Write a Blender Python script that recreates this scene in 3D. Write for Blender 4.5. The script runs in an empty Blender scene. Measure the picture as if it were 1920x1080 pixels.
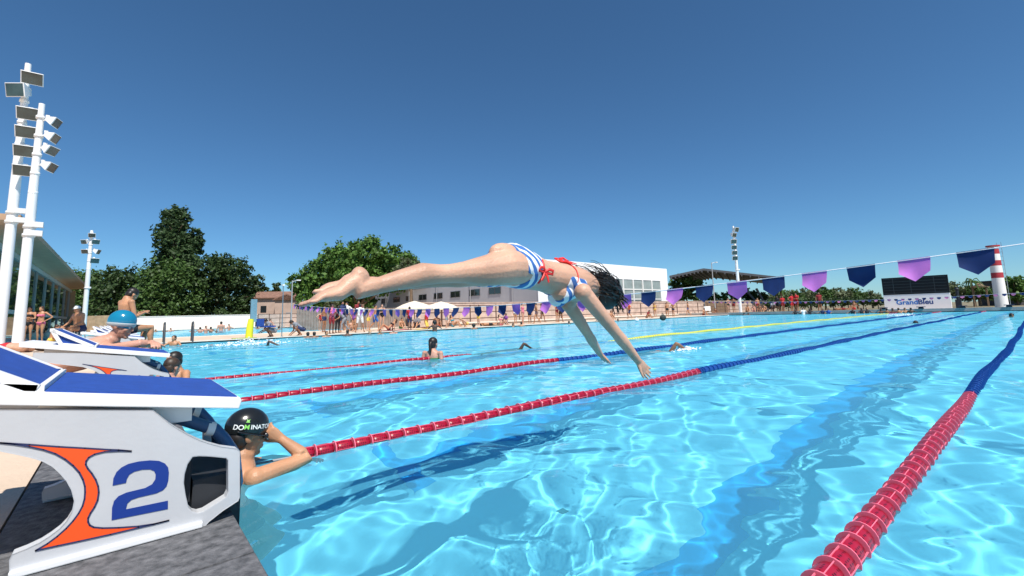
import bpy, math, random
import numpy as np
from mathutils import Vector, Matrix, noise
from mathutils.geometry import tessellate_polygon
random.seed(7)
rng = np.random.default_rng(11)
SC = bpy.context.scene
COL = SC.collection
PI = math.pi
R_ = math.radians

# ------------------------------------------------------------------ camera model
CF, CYAW, CPIT, CROL, CH, CCY = 846., R_(49.38), R_(6.9), R_(1.6), .82, 486.
_F = np.array([math.cos(CYAW)*math.cos(CPIT), math.sin(CYAW)*math.cos(CPIT), math.sin(CPIT)])
_R = np.array([math.sin(CYAW), -math.cos(CYAW), 0.])
_U = np.cross(_R, _F)
_R, _U = _R*math.cos(CROL) - _U*math.sin(CROL), _U*math.cos(CROL) + _R*math.sin(CROL)
_O = np.array([0, 0, CH])
_FH = np.array([math.cos(CYAW), math.sin(CYAW), 0.])

def ray(x, y): return _F + _R*(x-960)/CF - _U*(y-CCY)/CF
def VX(x, y, X): r = ray(x, y); return _O + r*(X/r[0])
def VY(x, y, Y): r = ray(x, y); return _O + r*(Y/r[1])
def VZ(x, y, Z): r = ray(x, y); return _O + r*((Z-CH)/r[2])
def VD(x, y, d): r = ray(x, y); return _O + r*(d/(r@_FH))          # at a horizontal distance d ahead
def ZAT(base, y):
    """height at which the plumb line over base shows at picture row y"""
    a = np.array([base[0], base[1], 0.])-_O; k = (CCY-y)/CF
    return float((a@_U-k*(a@_F))/(k*_F[2]-_U[2]))
def horizon(x): return 588.3 - (x-960)*.0282
def GY(x, Y, z=0.): p = VY(x, horizon(x), Y); return np.array([p[0], p[1], z])   # ground spot below column x on the line Y
def GD(x, d, z=0.): p = VD(x, horizon(x), d); return np.array([p[0], p[1], z])

cam = bpy.data.cameras.new('camera'); cam_o = bpy.data.objects.new('camera', cam); COL.objects.link(cam_o)
SC.camera = cam_o
cam.sensor_width = 36; cam.lens = 36*CF/1920; cam.clip_start = .02; cam.clip_end = 3000
cam.shift_y = -(540-CCY)/1920
M_ = Matrix((_R, _U, -_F)).transposed().to_4x4(); M_.translation = _O
cam_o.matrix_world = M_

# ------------------------------------------------------------------ light
W = bpy.data.worlds.new('World'); SC.world = W; W.use_nodes = True
SUN_EL = R_(58)
sd = np.array([-.25, -.97, 0]); sd /= np.linalg.norm(sd)
SUN = np.array([sd[0]*math.cos(SUN_EL), sd[1]*math.cos(SUN_EL), math.sin(SUN_EL)])
wn = W.node_tree; bg = wn.nodes['Background']
sky = wn.nodes.new('ShaderNodeTexSky'); sky.sky_type = 'NISHITA'; sky.sun_disc = False
sky.sun_elevation = SUN_EL; sky.sun_rotation = math.atan2(SUN[0], SUN[1])
sky.altitude = 0; sky.air_density = .85; sky.dust_density = .18; sky.ozone_density = 10
tint = wn.nodes.new('ShaderNodeMix'); tint.data_type = 'RGBA'; tint.blend_type = 'MULTIPLY'; tint.inputs[0].default_value = 1
tint.inputs[7].default_value = (.77, 1.0, .98, 1)
wn.links.new(sky.outputs[0], tint.inputs[6]); wn.links.new(tint.outputs[2], bg.inputs[0]); bg.inputs[1].default_value = .096
sl = bpy.data.lights.new('sun', 'SUN'); sl.energy = 4.9; sl.angle = R_(.53); sl.color = (1, .95, .87)
sl.cycles.is_caustics_light = True
so = bpy.data.objects.new('sun', sl); COL.objects.link(so)
so.rotation_euler = Vector(SUN).to_track_quat('Z', 'Y').to_euler()
SC.view_settings.view_transform = 'Standard'; SC.view_settings.look = 'None'
SC.view_settings.gamma = 1; SC.view_settings.exposure = .32
cy = SC.cycles
cy.caustics_refractive = True; cy.caustics_reflective = False
cy.max_bounces = 8; cy.transmission_bounces = 6; cy.transparent_max_bounces = 8; cy.diffuse_bounces = 4; cy.glossy_bounces = 4
cy.sample_clamp_indirect = 6; cy.blur_glossy = .3; cy.use_denoising = True

# ------------------------------------------------------------------ materials
_mats = {}
def M(name, c, ro=.6, var=.0, sc=6., bump=0., bsc=None, spec=.5, metal=0., c2=None, sss=0., rim=0., detail=4, coat=0.):
    """procedural principled material: two-tone noise, optional bump and rounded edges"""
    if name in _mats: return _mats[name]
    m = bpy.data.materials.new(name); m.use_nodes = True; n = m.node_tree; b = n.nodes['Principled BSDF']
    b.inputs['Base Color'].default_value = (*c, 1); b.inputs['Roughness'].default_value = ro
    b.inputs['Specular IOR Level'].default_value = spec; b.inputs['Metallic'].default_value = metal
    if coat: b.inputs['Coat Weight'].default_value = coat
    if sss:
        b.inputs['Subsurface Weight'].default_value = sss; b.inputs['Subsurface Radius'].default_value = (1, .4, .2); b.inputs['Subsurface Scale'].default_value = .008
    tc = n.nodes.new('ShaderNodeTexCoord')
    if var or c2:
        t = n.nodes.new('ShaderNodeTexNoise'); t.inputs['Scale'].default_value = sc; t.inputs['Detail'].default_value = detail
        n.links.new(tc.outputs['Object'], t.inputs['Vector'])
        r = n.nodes.new('ShaderNodeValToRGB')
        r.color_ramp.elements[0].position = .3; r.color_ramp.elements[1].position = .7
        lo = c2 or tuple(x*(1-var) for x in c); hi = c if c2 else tuple(min(1, x*(1+var)) for x in c)
        r.color_ramp.elements[0].color = (*lo, 1); r.color_ramp.elements[1].color = (*hi, 1)
        n.links.new(t.outputs['Fac'], r.inputs['Fac']); n.links.new(r.outputs[0], b.inputs['Base Color'])
    nrm = None
    if rim:
        bv = n.nodes.new('ShaderNodeBevel'); bv.samples = 4; bv.inputs['Radius'].default_value = rim; nrm = bv.outputs[0]
    if bump:
        t2 = n.nodes.new('ShaderNodeTexNoise'); t2.inputs['Scale'].default_value = bsc or sc*4; t2.inputs['Detail'].default_value = 5
        n.links.new(tc.outputs['Object'], t2.inputs['Vector'])
        bp = n.nodes.new('ShaderNodeBump'); bp.inputs['Strength'].default_value = bump; bp.inputs['Distance'].default_value = .02
        n.links.new(t2.outputs['Fac'], bp.inputs['Height'])
        if nrm: n.links.new(nrm, bp.inputs['Normal'])
        nrm = bp.outputs[0]
    if nrm: n.links.new(nrm, b.inputs['Normal'])
    _mats[name] = m
    return m

# ------------------------------------------------------------------ mesh builder
def nz(v): v = np.asarray(v, float); return v/(np.linalg.norm(v)+1e-12)
class MB:
    def __init__(s): s.v = []; s.f = []; s.m = []; s.s = []
    def add(s, vs, fs, m=0, sm=False):
        o = len(s.v); s.v += [tuple(map(float, p)) for p in vs]
        for f in fs: s.f.append(tuple(i+o for i in f)); s.m.append(m); s.s.append(sm)
    def box(s, c, d, rot=None, m=0, taper=1.):
        hx, hy, hz = d[0]/2, d[1]/2, d[2]/2
        P = np.array([(-hx,-hy,-hz),(hx,-hy,-hz),(hx,hy,-hz),(-hx,hy,-hz),(-hx*taper,-hy*taper,hz),(hx*taper,-hy*taper,hz),(hx*taper,hy*taper,hz),(-hx*taper,hy*taper,hz)])
        if rot is not None: P = P@np.array(rot).T
        s.add(P+np.asarray(c, float), [(3,2,1,0),(4,5,6,7),(0,1,5,4),(1,2,6,5),(2,3,7,6),(3,0,4,7)], m)
    def bar(s, a, b, w, h, m=0, up=(0,0,1)):
        a = np.asarray(a, float); b = np.asarray(b, float); d = nz(b-a); l = nz(np.cross(up, d)) if abs(np.dot(d, up)) < .99 else nz(np.cross((1,0,0), d))
        u = np.cross(d, l); s.box((a+b)/2, (np.linalg.norm(b-a), w, h), np.stack([d, l, u], 1), m)
    def tube(s, pts, rad, seg=8, m=0, cap=True, ref=None, sm=True, round_=False):
        pts = [np.asarray(p, float) for p in pts]; n = len(pts)
        if not isinstance(rad, (list, tuple)) : rad = [rad]*n
        rad = [(r, r) if not isinstance(r, (tuple, list)) else r for r in rad]
        refs = ref if isinstance(ref, list) else [ref]*n
        if round_:
            def ends(p, q, r, e):
                d = nz(p-q); k = min(r); return [(p+d*k*c, (r[0]*w, r[1]*w), e) for c, w in ((.95, .3), (.75, .66), (.4, .92))]
            a = ends(pts[0], pts[1], rad[0], refs[0]); z = ends(pts[-1], pts[-2], rad[-1], refs[-1])[::-1]
            allp = a+list(zip(pts, rad, refs))+z
            pts = [q[0] for q in allp]; rad = [q[1] for q in allp]; refs = [q[2] for q in allp]; n = len(pts)
        lat = None; rings = []
        for i in range(n):
            d = nz(pts[min(i+1, n-1)]-pts[max(i-1, 0)])
            if refs[i] is not None: l = np.asarray(refs[i], float)
            elif lat is not None: l = lat
            else: l = np.array([0, 0, 1.]) if abs(d[2]) < .9 else np.array([1., 0, 0])
            l = nz(l-d*np.dot(l, d)); lat = l; e = np.cross(d, l)
            rings.append([pts[i]+l*rad[i][0]*math.cos(2*PI*k/seg)+e*rad[i][1]*math.sin(2*PI*k/seg) for k in range(seg)])
        vs = [p for r in rings for p in r]; fs = []
        for i in range(n-1):
            for k in range(seg):
                k2 = (k+1) % seg; fs.append((i*seg+k, i*seg+k2, (i+1)*seg+k2, (i+1)*seg+k))
        s.add(vs, fs, m, sm)
        if cap:
            s.add(rings[0], [tuple(range(seg))[::-1]], m, False); s.add(rings[-1], [tuple(range(seg))], m, False)
    def ell(s, c, r, rot=None, seg=16, rings=10, m=0, z0=-1., z1=1.):
        vs = []; fs = []; t0 = math.asin(z0); t1 = math.asin(z1)
        for i in range(rings+1):
            t = t0+(t1-t0)*i/rings
            for k in range(seg):
                a = 2*PI*k/seg; vs.append((math.cos(t)*math.cos(a)*r[0], math.cos(t)*math.sin(a)*r[1], math.sin(t)*r[2]))
        P = np.array(vs)
        if rot is not None: P = P@np.array(rot).T
        for i in range(rings):
            for k in range(seg):
                k2 = (k+1) % seg; fs.append((i*seg+k, i*seg+k2, (i+1)*seg+k2, (i+1)*seg+k))
        s.add(P+np.asarray(c, float), fs, m, True)
    def lathe(s, prof, c=(0,0,0), seg=16, m=0, sm=True, axis=2):
        vs = []; fs = []
        for r, z in prof:
            for k in range(seg):
                a = 2*PI*k/seg; p = [r*math.cos(a), r*math.sin(a), z]
                if axis == 0: p = [z, r*math.cos(a), r*math.sin(a)]
                vs.append([p[j]+c[j] for j in range(3)])
        for i in range(len(prof)-1):
            for k in range(seg):
                k2 = (k+1) % seg; fs.append((i*seg+k, i*seg+k2, (i+1)*seg+k2, (i+1)*seg+k))
        s.add(vs, fs, m, sm)
    def plate(s, outer, holes, fn, t, m=0, mside=None):
        """flat plate with holes: 2-D outline -> fn(u, v, w) in 3-D, thickness from w = 0 to w = t"""
        loops = [outer]+list(holes); flat = [p for l in loops for p in l]; n = len(flat)
        tri = tessellate_polygon([[Vector((p[0], p[1], 0)) for p in l] for l in loops])
        A = [fn(p[0], p[1], 0) for p in flat]; B = [fn(p[0], p[1], t) for p in flat]
        s.add(A+B, [tuple(q) for q in tri]+[tuple(i+n for i in q[::-1]) for q in tri], m)
        o = 0
        for l in loops:
            k = len(l); a = A[o:o+k]; b = B[o:o+k]
            s.add(a+b, [(i, (i+1) % k, (i+1) % k+k, i+k) for i in range(k)], m if mside is None else mside); o += k
    def build(s, name, mats, parent=None, fix=True, smooth_angle=None):
        me = bpy.data.meshes.new(name); me.from_pydata(s.v, [], s.f)
        me.polygons.foreach_set('material_index', s.m); me.polygons.foreach_set('use_smooth', s.s)
        for m in (mats if isinstance(mats, (list, tuple)) else [mats]): me.materials.append(m)
        if fix:
            import bmesh
            bm = bmesh.new(); bm.from_mesh(me); bmesh.ops.recalc_face_normals(bm, faces=bm.faces); bm.to_mesh(me); bm.free()
        me.update()
        o = bpy.data.objects.new(name, me); COL.objects.link(o)
        if parent is not None: o.parent = parent; o.matrix_parent_inverse = Matrix.Identity(4)
        return o
def mesh_obj(name, V, Fq, mats, parent=None, smooth=True):
    """fast mesh from numpy arrays (all quads or all triangles)"""
    V = np.asarray(V, np.float32); Fq = np.asarray(Fq, np.int32); k = Fq.shape[1]
    me = bpy.data.meshes.new(name); me.vertices.add(len(V)); me.vertices.foreach_set('co', V.ravel())
    me.loops.add(Fq.size); me.loops.foreach_set('vertex_index', Fq.ravel())
    me.polygons.add(len(Fq)); me.polygons.foreach_set('loop_start', np.arange(0, Fq.size, k, dtype=np.int32))
    me.polygons.foreach_set('use_smooth', np.full(len(Fq), smooth))
    me.update(); me.validate()
    for m in (mats if isinstance(mats, (list, tuple)) else [mats]): me.materials.append(m)
    o = bpy.data.objects.new(name, me); COL.objects.link(o)
    if parent is not None: o.parent = parent
    return o
def tag(o, label=None, cat=None, group=None, kind=None):
    if label: o['label'] = label
    if cat: o['category'] = cat
    if group: o['group'] = group
    if kind: o['kind'] = kind
    return o
def empty(name, loc, rz=0., label=None, cat=None, group=None):
    o = bpy.data.objects.new(name, None); COL.objects.link(o); o.empty_display_size = .1
    o.location = [float(q) for q in loc]; o.rotation_euler = (0, 0, rz)
    return tag(o, label, cat, group)
def struct(o): o['kind'] = 'structure'; return o
_kids = {}
def copy_tree(o, parent=None):
    c = o.copy(); COL.objects.link(c)
    if parent is not None: c.parent = parent
    for ch in [q for q in COL.objects if q.parent == o]: copy_tree(ch, c)
    return c
def text_mesh(body, size=1., font_bold=0., extrude=0.):
    cu = bpy.data.curves.new('lettering', 'FONT'); cu.body = body; cu.size = size; cu.offset = font_bold; cu.align_x = 'CENTER'; cu.align_y = 'CENTER'
    cu.resolution_u = 4; cu.extrude = extrude
    o = bpy.data.objects.new('lettering', cu); COL.objects.link(o)
    dg = bpy.context.evaluated_depsgraph_get(); me = bpy.data.meshes.new_from_object(o.evaluated_get(dg))
    V = np.array([v.co for v in me.vertices]); Fs = [tuple(p.vertices) for p in me.polygons]
    bpy.data.objects.remove(o); bpy.data.curves.remove(cu); bpy.data.meshes.remove(me)
    return V, Fs
# ------------------------------------------------------------------ setting: ground, deck, pools, water
PX0, PX1, PY0, PY1, PZ = .25, 50.25, -2.0, 22.45, -1.9
QX0, QX1, QY0, QY1 = -40., 13., 30., 62.
deck_m = M('deck_concrete', (.62, .48, .36), .85, .14, 1.3, .25, 60)
stone_m = M('granite', (.105, .11, .118), .7, c2=(.045, .047, .052), sc=38, bump=.3, bsc=120, detail=8)
pale_m = M('pale_kerb', (.72, .66, .58), .75, .1, 3)
tile_m = M('pool_paint', (.50, .87, 1.0), .5, .04, 1.5)
line_m = M('lane_paint', (.02, .40, .86), .5)
def rects(name, xs, ys, skip, z, m):
    b = MB()
    for i in range(len(xs)-1):
        for j in range(len(ys)-1):
            cx, cyy = (xs[i]+xs[i+1])/2, (ys[j]+ys[j+1])/2
            if any(a < cx < c and d < cyy < e for a, c, d, e in skip): continue
            b.add([(xs[i], ys[j], z), (xs[i+1], ys[j], z), (xs[i+1], ys[j+1], z), (xs[i], ys[j+1], z)], [(0, 1, 2, 3)])
    return struct(b.build(name, m))
holes = [(PX0, PX1, PY0, PY1), (QX0, QX1, QY0, QY1)]
rects('pool_deck', [-90, QX0, PX0, QX1, PX1, 62], [-30, PY0, PY1, QY0, QY1, 66], holes, .06, deck_m)
gb = MB()
for x0, x1, y0, y1 in ((-900, -90, -900, 900), (62, 900, -900, 900), (-90, 62, -900, -30), (-90, 62, 66, 900)):
    gb.add([(x0, y0, .05), (x1, y0, .05), (x1, y1, .05), (x0, y1, .05)], [(0, 1, 2, 3)])
struct(gb.build('ground', M('dry_earth', (.2, .17, .1), .95, .35, .15)))
# raised starting end: concrete behind, granite kerb at the water
b = MB(); b.box((-4.11, -4, .13), (7.79, 53, .34)); o = struct(b.build('starting_deck', deck_m))
b = MB()
y = -30.
while y < PY1:
    b.box((.0225, y+.6, .055), (.455, 1.194, .51)); y += 1.2
struct(b.build('granite_kerb', M('granite_kerb', (.17, .17, .18), .75, c2=(.045, .047, .052), sc=42, bump=.35, bsc=160, detail=12, rim=.004)))
b = MB(); b.box((50.5, 10, .05), (.5, 60, .5)); struct(b.build('turning_wall', M('kerb_grey', (.32, .31, .3), .8, .15, 2)))
b = MB(); b.box((25.25, PY1+.15, .035), (49.4, .3, .09)); struct(b.build('overflow_kerb', pale_m))
b = MB(); b.box((QX0/2+QX1/2, QY1+.2, .06), (QX1-QX0, .4, .2)); b.box((QX0/2+QX1/2, QY0-.15, .04), (QX1-QX0, .3, .1)); b.box((QX1+.2, (QY0+QY1)/2, .05), (.4, QY1-QY0, .12)); struct(b.build('overflow_kerb', pale_m))
def basin(x0, x1, y0, y1, z, top, name):
    fl = MB(); fl.add([(x0, y0, z), (x1, y0, z), (x1, y1, z), (x0, y1, z)], [(0, 1, 2, 3)]); f = struct(fl.build(name+'_floor', tile_m, fix=False))
    w = MB()
    for a, c in (((x0, y0), (x1, y0)), ((x1, y0), (x1, y1)), ((x1, y1), (x0, y1)), ((x0, y1), (x0, y0))):
        w.add([(*a, z), (*c, z), (*c, top), (*a, top)], [(0, 1, 2, 3)])
    w = struct(w.build(name+'_wall', tile_m, fix=False))
    for o in (f, w): o.cycles.is_caustics_receiver = True
basin(PX0, PX1, PY0, PY1, PZ, .05, 'pool'); basin(QX0, QX1, QY0, QY1, -1.0, .055, 'leisure_pool')
LANES = [.48+2.48*k for k in range(-1, 9)]
b = MB()
for L in LANES[:-1]:
    c = L+1.24
    b.add([(2.2, c-.15, PZ+.004), (48.2, c-.15, PZ+.004), (48.2, c+.15, PZ+.004), (2.2, c+.15, PZ+.004)], [(0, 1, 2, 3)])
    for x in (2.0, 48.2): b.add([(x, c-.5, PZ+.004), (x+.2, c-.5, PZ+.004), (x+.2, c+.5, PZ+.004), (x, c+.5, PZ+.004)], [(0, 1, 2, 3)])
o = struct(b.build('lane_marking', line_m, fix=False)); o.cycles.is_caustics_receiver = True
b = MB(); p = np.array([2.75, 2.75]); b.box((p[0], p[1], PZ+.008), (.09, .09, .016)); b.box((p[0], p[1], PZ+.02), (.07, .07, .008))
o = tag(b.build('drain_cover', M('drain_steel', (.03, .09, .1), .5)), 'small dark square drain cover on the pale floor of the pool', 'drain'); o.cycles.is_caustics_receiver = True

def grid(lo, hi, c, near, grow):
    """1-D coordinates, fine near c and growing with distance"""
    def run(stop, sg):
        p = [0.]
        while p[-1] < stop: p.append(p[-1]+max(near, grow*p[-1]))
        return [c+sg*q for q in p]
    c = min(max(c, lo), hi)
    up = run(hi-c, 1); dn = run(c-lo, -1)[1:][::-1]
    a = np.array(dn+up); a[0] = lo if dn else a[0]; a[-1] = hi
    return a
def water(name, x0, x1, y0, y1, near, grow, bands, seed):
    xs = grid(x0, x1, 0, near, grow); ys = grid(y0, y1, 0, near, grow)
    X, Y = np.meshgrid(xs, ys, indexing='ij'); Z = np.zeros_like(X); D = np.hypot(X, Y)
    r = np.random.default_rng(seed)
    # slowly wandering patches of rougher and calmer water
    def patch(lam, k):
        P = np.zeros_like(X)
        for i in range(k):
            a = r.uniform(0, 2*PI); q = 2*PI/(lam*r.uniform(.7, 1.4)); P += np.sin(q*(X*math.cos(a)+Y*math.sin(a))+r.uniform(0, 6.3))
        return P/math.sqrt(k)
    rough = np.clip(.8+.3*patch(3.2, 6), .35, 1.4)
    wx = .07*patch(2.5, 5); wy = .07*patch(2.5, 5)
    for lam, amp, n, fall in bands:
        for i in range(n):
            L = lam*r.uniform(.7, 1.4); k = 2*PI/L; a = r.uniform(0, 2*PI)
            w = np.clip(2.2-9*grow*D/L, 0, 1)*(rough if fall else 1)
            Z += amp*math.sqrt(2./n)*np.sin(k*((X+wx)*math.cos(a)+(Y+wy)*math.sin(a))+r.uniform(0, 6.28))*w
    nx, ny = X.shape; idx = np.arange(nx*ny).reshape(nx, ny)
    Fq = np.stack([idx[:-1, :-1], idx[1:, :-1], idx[1:, 1:], idx[:-1, 1:]], -1).reshape(-1, 4)
    m = bpy.data.materials.new(name); m.use_nodes = True; n = m.node_tree; n.nodes.remove(n.nodes['Principled BSDF'])
    g = n.nodes.new('ShaderNodeBsdfRefraction'); g.inputs['IOR'].default_value = 1.33; g.inputs['Roughness'].default_value = 0
    g.inputs['Color'].default_value = (.60, .93, 1, 1)
    gl = n.nodes.new('ShaderNodeBsdfGlossy'); gl.inputs['Roughness'].default_value = .02
    fr = n.nodes.new('ShaderNodeFresnel'); fr.inputs['IOR'].default_value = 1.33; mu = n.nodes.new('ShaderNodeMath'); mu.operation = 'MULTIPLY'; mu.inputs[1].default_value = .62
    mx = n.nodes.new('ShaderNodeMixShader'); n.links.new(fr.outputs[0], mu.inputs[0]); n.links.new(mu.outputs[0], mx.inputs[0]); n.links.new(g.outputs[0], mx.inputs[1]); n.links.new(gl.outputs[0], mx.inputs[2])
    # cyan diffuse share stands in for light scattered underwater, lifts the shadows
    df = n.nodes.new('ShaderNodeBsdfDiffuse'); df.inputs[0].default_value = (.17, .74, 1, 1); m2 = n.nodes.new('ShaderNodeMixShader'); m2.inputs[0].default_value = .21
    n.links.new(mx.outputs[0], m2.inputs[1]); n.links.new(df.outputs[0], m2.inputs[2])
    n.links.new(m2.outputs[0], n.nodes['Material Output'].inputs[0])
    o = struct(mesh_obj(name, np.stack([X, Y, Z], -1).reshape(-1, 3), Fq, m)); o.cycles.is_caustics_caster = True
    return o
water('pool_water', PX0, PX1, PY0, PY1, .021, .0052, ((2.4, .0050, 8, 0), (1.1, .0038, 10, 1), (.52, .0034, 16, 1), (.27, .0013, 16, 1), (.13, .00035, 14, 1)), 3)
water('leisure_pool_water', QX0, QX1, QY0, QY1, .2, .006, ((2.4, .015, 10, 1), (1.2, .008, 10, 1)), 5)
# ------------------------------------------------------------------ starting blocks
white_m = M('white_moulding', (.8, .8, .8), .35, .03, 3, rim=.004)
panel_m = M('panel_grey', (.50, .51, .53), .38, .07, 3.5, .03, 90, rim=.005)
blue_m = M('blue_tread', (.012, .07, .36), .85, .12, 30, .5, 420)
navy_m = M('navy_print', (.006, .035, .24), .5)
orange_m = M('orange_print', (.86, .09, .012), .45)
outl_m = M('outline_print', (.02, .03, .1), .5)
grip_m = M('grip_tube', (.03, .09, .2), .4, .1, 8, .1, 200)
steel_m = M('steel', (.5, .52, .54), .3, metal=1., var=.05)
dark_m = M('dark_rubber', (.02, .022, .027), .6, .2, 10)
BW = .52                                               # block width
BY = float(VX(450, 745, .25)[1])                       # near side of block 2
def bp(x, y): p = VY(x/2.7, 680+y/2.7, BY); return (float(p[0]), float(p[2]))
ZB = .312
outer = [bp(0, 238), bp(775, 240), bp(815, 272), bp(860, 310), bp(910, 342), bp(960, 370), bp(1010, 393), bp(1060, 410), bp(1120, 426), bp(1200, 436), bp(1215, 448), bp(1215, 680), bp(1207, 700), bp(1130, 750), bp(1060, 805), bp(1020, 850), bp(1020, 868)]
x_right = outer[-1][0]; zt = outer[0][1]
# closed behind the frame: top arm runs back, rear foot comes down again
open_ = [bp(0, 450), bp(100, 470), bp(160, 484), bp(220, 503), bp(265, 528), bp(300, 560), bp(335, 600), bp(360, 645), bp(374, 700), bp(362, 760), bp(335, 805), bp(300, 842), bp(250, 880), bp(200, 912), bp(130, 945), bp(60, 972), bp(45, 1000), bp(45, 1075)]
xl = open_[-1][0]
outer[-1] = (x_right, ZB+.012)
open_[-1] = (xl, ZB+.012)
panel_poly = [(-.40, zt+.02)]+outer+[open_[-1]]+open_[:-1][::-1]+[(-.30, open_[0][1]+.03), (-.40, open_[0][1]+.06)]
hole = [bp(975, 478), bp(1010, 474), bp(1060, 476), bp(1145, 484), bp(1155, 496), bp(1155, 655), bp(1142, 682), bp(1030, 752), bp(1000, 760), bp(975, 754), bp(955, 735), bp(940, 670), bp(931, 610), bp(935, 565), bp(950, 515)]
swoosh_l = [(0, 405), (75, 413), (150, 425), (220, 440), (280, 460), (330, 488), (370, 520), (402, 555), (420, 590), (430, 625), (431, 655), (428, 690), (418, 725), (398, 762), (370, 800), (335, 838), (290, 878), (240, 915), (180, 950)]
swoosh_r = [(665, 447), (600, 441), (560, 440), (430, 432), (300, 425), (150, 414), (0, 405)]
swoosh_i = [(665, 447), (600, 446), (530, 450), (480, 462), (450, 478), (436, 497), (434, 515), (445, 536), (465, 560), (485, 592), (497, 625), (500, 655), (494, 695), (478, 730), (458, 760), (446, 785), (446, 805), (455, 822), (475, 832), (520, 836), (600, 834), (700, 827), (780, 815), (855, 797)]
swoosh_b = [(855, 797), (780, 817), (700, 835), (560, 868), (400, 903), (290, 926), (180, 950)]
sw = [bp(*q) for q in swoosh_l]+[bp(*q) for q in swoosh_b[::-1][1:]]+[bp(*q) for q in swoosh_i[::-1][1:]]+[bp(*q) for q in swoosh_r[1:-1]]
DIG = {'2': [[(570, 622), (574, 585), (590, 553), (615, 530), (650, 512), (700, 500), (760, 494), (805, 497), (835, 510), (851, 530), (855, 555), (852, 595), (843, 625), (825, 645), (790, 661), (700, 682), (665, 694), (645, 712), (637, 742), (850, 698), (850, 740), (565, 797), (567, 735), (577, 700), (600, 675), (640, 657), (735, 634), (770, 615), (786, 590), (788, 565), (780, 548), (760, 540), (720, 541), (680, 551), (655, 566), (642, 588), (638, 608)]],
       '3': [[(572, 560), (850, 494), (850, 540), (740, 600), (800, 600), (840, 620), (852, 660), (840, 710), (800, 745), (700, 775), (565, 795), (567, 745), (690, 722), (770, 695), (775, 665), (745, 652), (640, 668), (640, 630), (755, 568), (572, 608)]]}
def start_block(num, label):
    root = empty('starting_block', (0, 0, ZB), 0, label, 'starting block', 'starting blocks along the pool edge')
    off = np.array([0, 0, ZB])
    def P3(y0, sgn=1): return lambda u, v, w: (u, y0+w*sgn, v-ZB)
    for y0 in (BY, BY+BW-.03):
        b = MB(); b.plate(panel_poly, [hole], P3(y0), .03); p = b.build('side_panel', panel_m, root)
        if y0 == BY:
            s = MB(); s.plate(sw, [], P3(BY-.0012), .0008); s.build('swoosh', orange_m, p)
            s = MB()
            for line in (swoosh_l, swoosh_i, swoosh_r, swoosh_b):
                q = [bp(*a) for a in line]; wd = .0016
                for i in range(len(q)-1):
                    a, c = np.array(q[i]), np.array(q[i+1]); d = nz(c-a); n2 = np.array([-d[1], d[0]])*wd; a = a-d*wd*.5; c = c+d*wd*.5
                    s.add([(e[0], BY-.0018, e[1]-ZB) for e in (a-n2, c-n2, c+n2, a+n2)], [(0, 1, 2, 3)])
            s.build('swoosh_outline', outl_m, p)
            if num in DIG:
                s = MB(); s.plate([bp(*a) for a in DIG[num][0]], [], P3(BY-.0012), .0008)
                s.build('number', navy_m, p)
        b = MB(); b.box(((xl+x_right)/2, y0+(-.006 if y0 == BY else .03), .006), (x_right-xl, .012, .012)); b.build('base_flange', white_m, p)
    # platform: white slab, sloping down towards the water
    c0 = VX(450, 745, .25); c1 = VY(0, 733, BY)
    sl = (c1[2]-c0[2])/(c1[0]-c0[0]); th = .028
    def top(x): return float(c0[2]+(x-.25)*sl)-ZB
    X0 = -.46
    b = MB(); yA, yB = BY-.004, BY+BW+.004
    fr = .25
    prof = [(X0, top(X0)), (fr, top(fr)), (fr+.004, top(fr)-.008), (fr-.002, top(fr)-th), (X0, top(X0)-th)]
    b.add([(x, yA, z) for x, z in prof]+[(x, yB, z) for x, z in prof], [(0, 1, 2, 3, 4), (9, 8, 7, 6, 5)]+[(i, i+5, (i+1) % 5+5, (i+1) % 5) for i in range(5)])
    b.box((0, BY+BW/2, top(0)-th-.035), (.3, BW-.1, .06)); plat = b.build('platform', white_m, root)
    kx = -.135                                          # hinge of the rear kick plate
    b = MB(); i_ = .012
    q = [(kx+.012, top(kx+.012)), (fr-.006, top(fr-.006))]
    b.add([(q[0][0], yA+i_, q[0][1]+.003), (q[1][0], yA+i_, q[1][1]+.003), (q[1][0], yB-i_, q[1][1]+.003), (q[0][0], yB-i_, q[0][1]+.003),
           (q[0][0], yA+i_, q[0][1]-.001), (q[1][0], yA+i_, q[1][1]-.001), (q[1][0], yB-i_, q[1][1]-.001), (q[0][0], yB-i_, q[0][1]-.001)],
          [(0, 1, 2, 3), (0, 4, 5, 1), (1, 5, 6, 2), (2, 6, 7, 3), (3, 7, 4, 0)]); b.build('tread', blue_m, root)
    # kick plate: blue wedge in a white frame
    ap = (kx-.195, top(kx)+.118); ft = (kx-.002, top(kx)+.004); bk = (kx-.15, top(kx-.15)+.004)
    yk0, yk1 = BY+.012, BY+BW-.012
    b = MB()
    nrm = nz(np.array([-(ap[1]-ft[1]), ap[0]-ft[0]])); nrm = nrm if nrm[1] > 0 else -nrm
    b.add([(p[0]+nrm[0]*k, y, p[1]+nrm[1]*k) for y in (yk0+.016, yk1-.016) for k in (0, .006) for p in (ft, ap)], [(2, 3, 7, 6), (0, 2, 6, 4), (1, 5, 7, 3), (0, 1, 3, 2), (4, 6, 7, 5), (0, 4, 5, 1)], 0)
    b.add([(p[0], y, p[1]) for y in (yk0+.01, yk1-.01) for p in (ft, ap, bk)], [(0, 1, 2), (3, 5, 4), (1, 4, 5, 2)], 0)
    kp = b.build('kick_plate', blue_m, root)
    b = MB()
    for y in (yk0+.006, yk1-.006):
        for a, c in ((ft, ap), (ap, bk), (bk, ft)): b.bar((a[0], y, a[1]), (c[0], y, c[1]), .016, .02)
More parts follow.
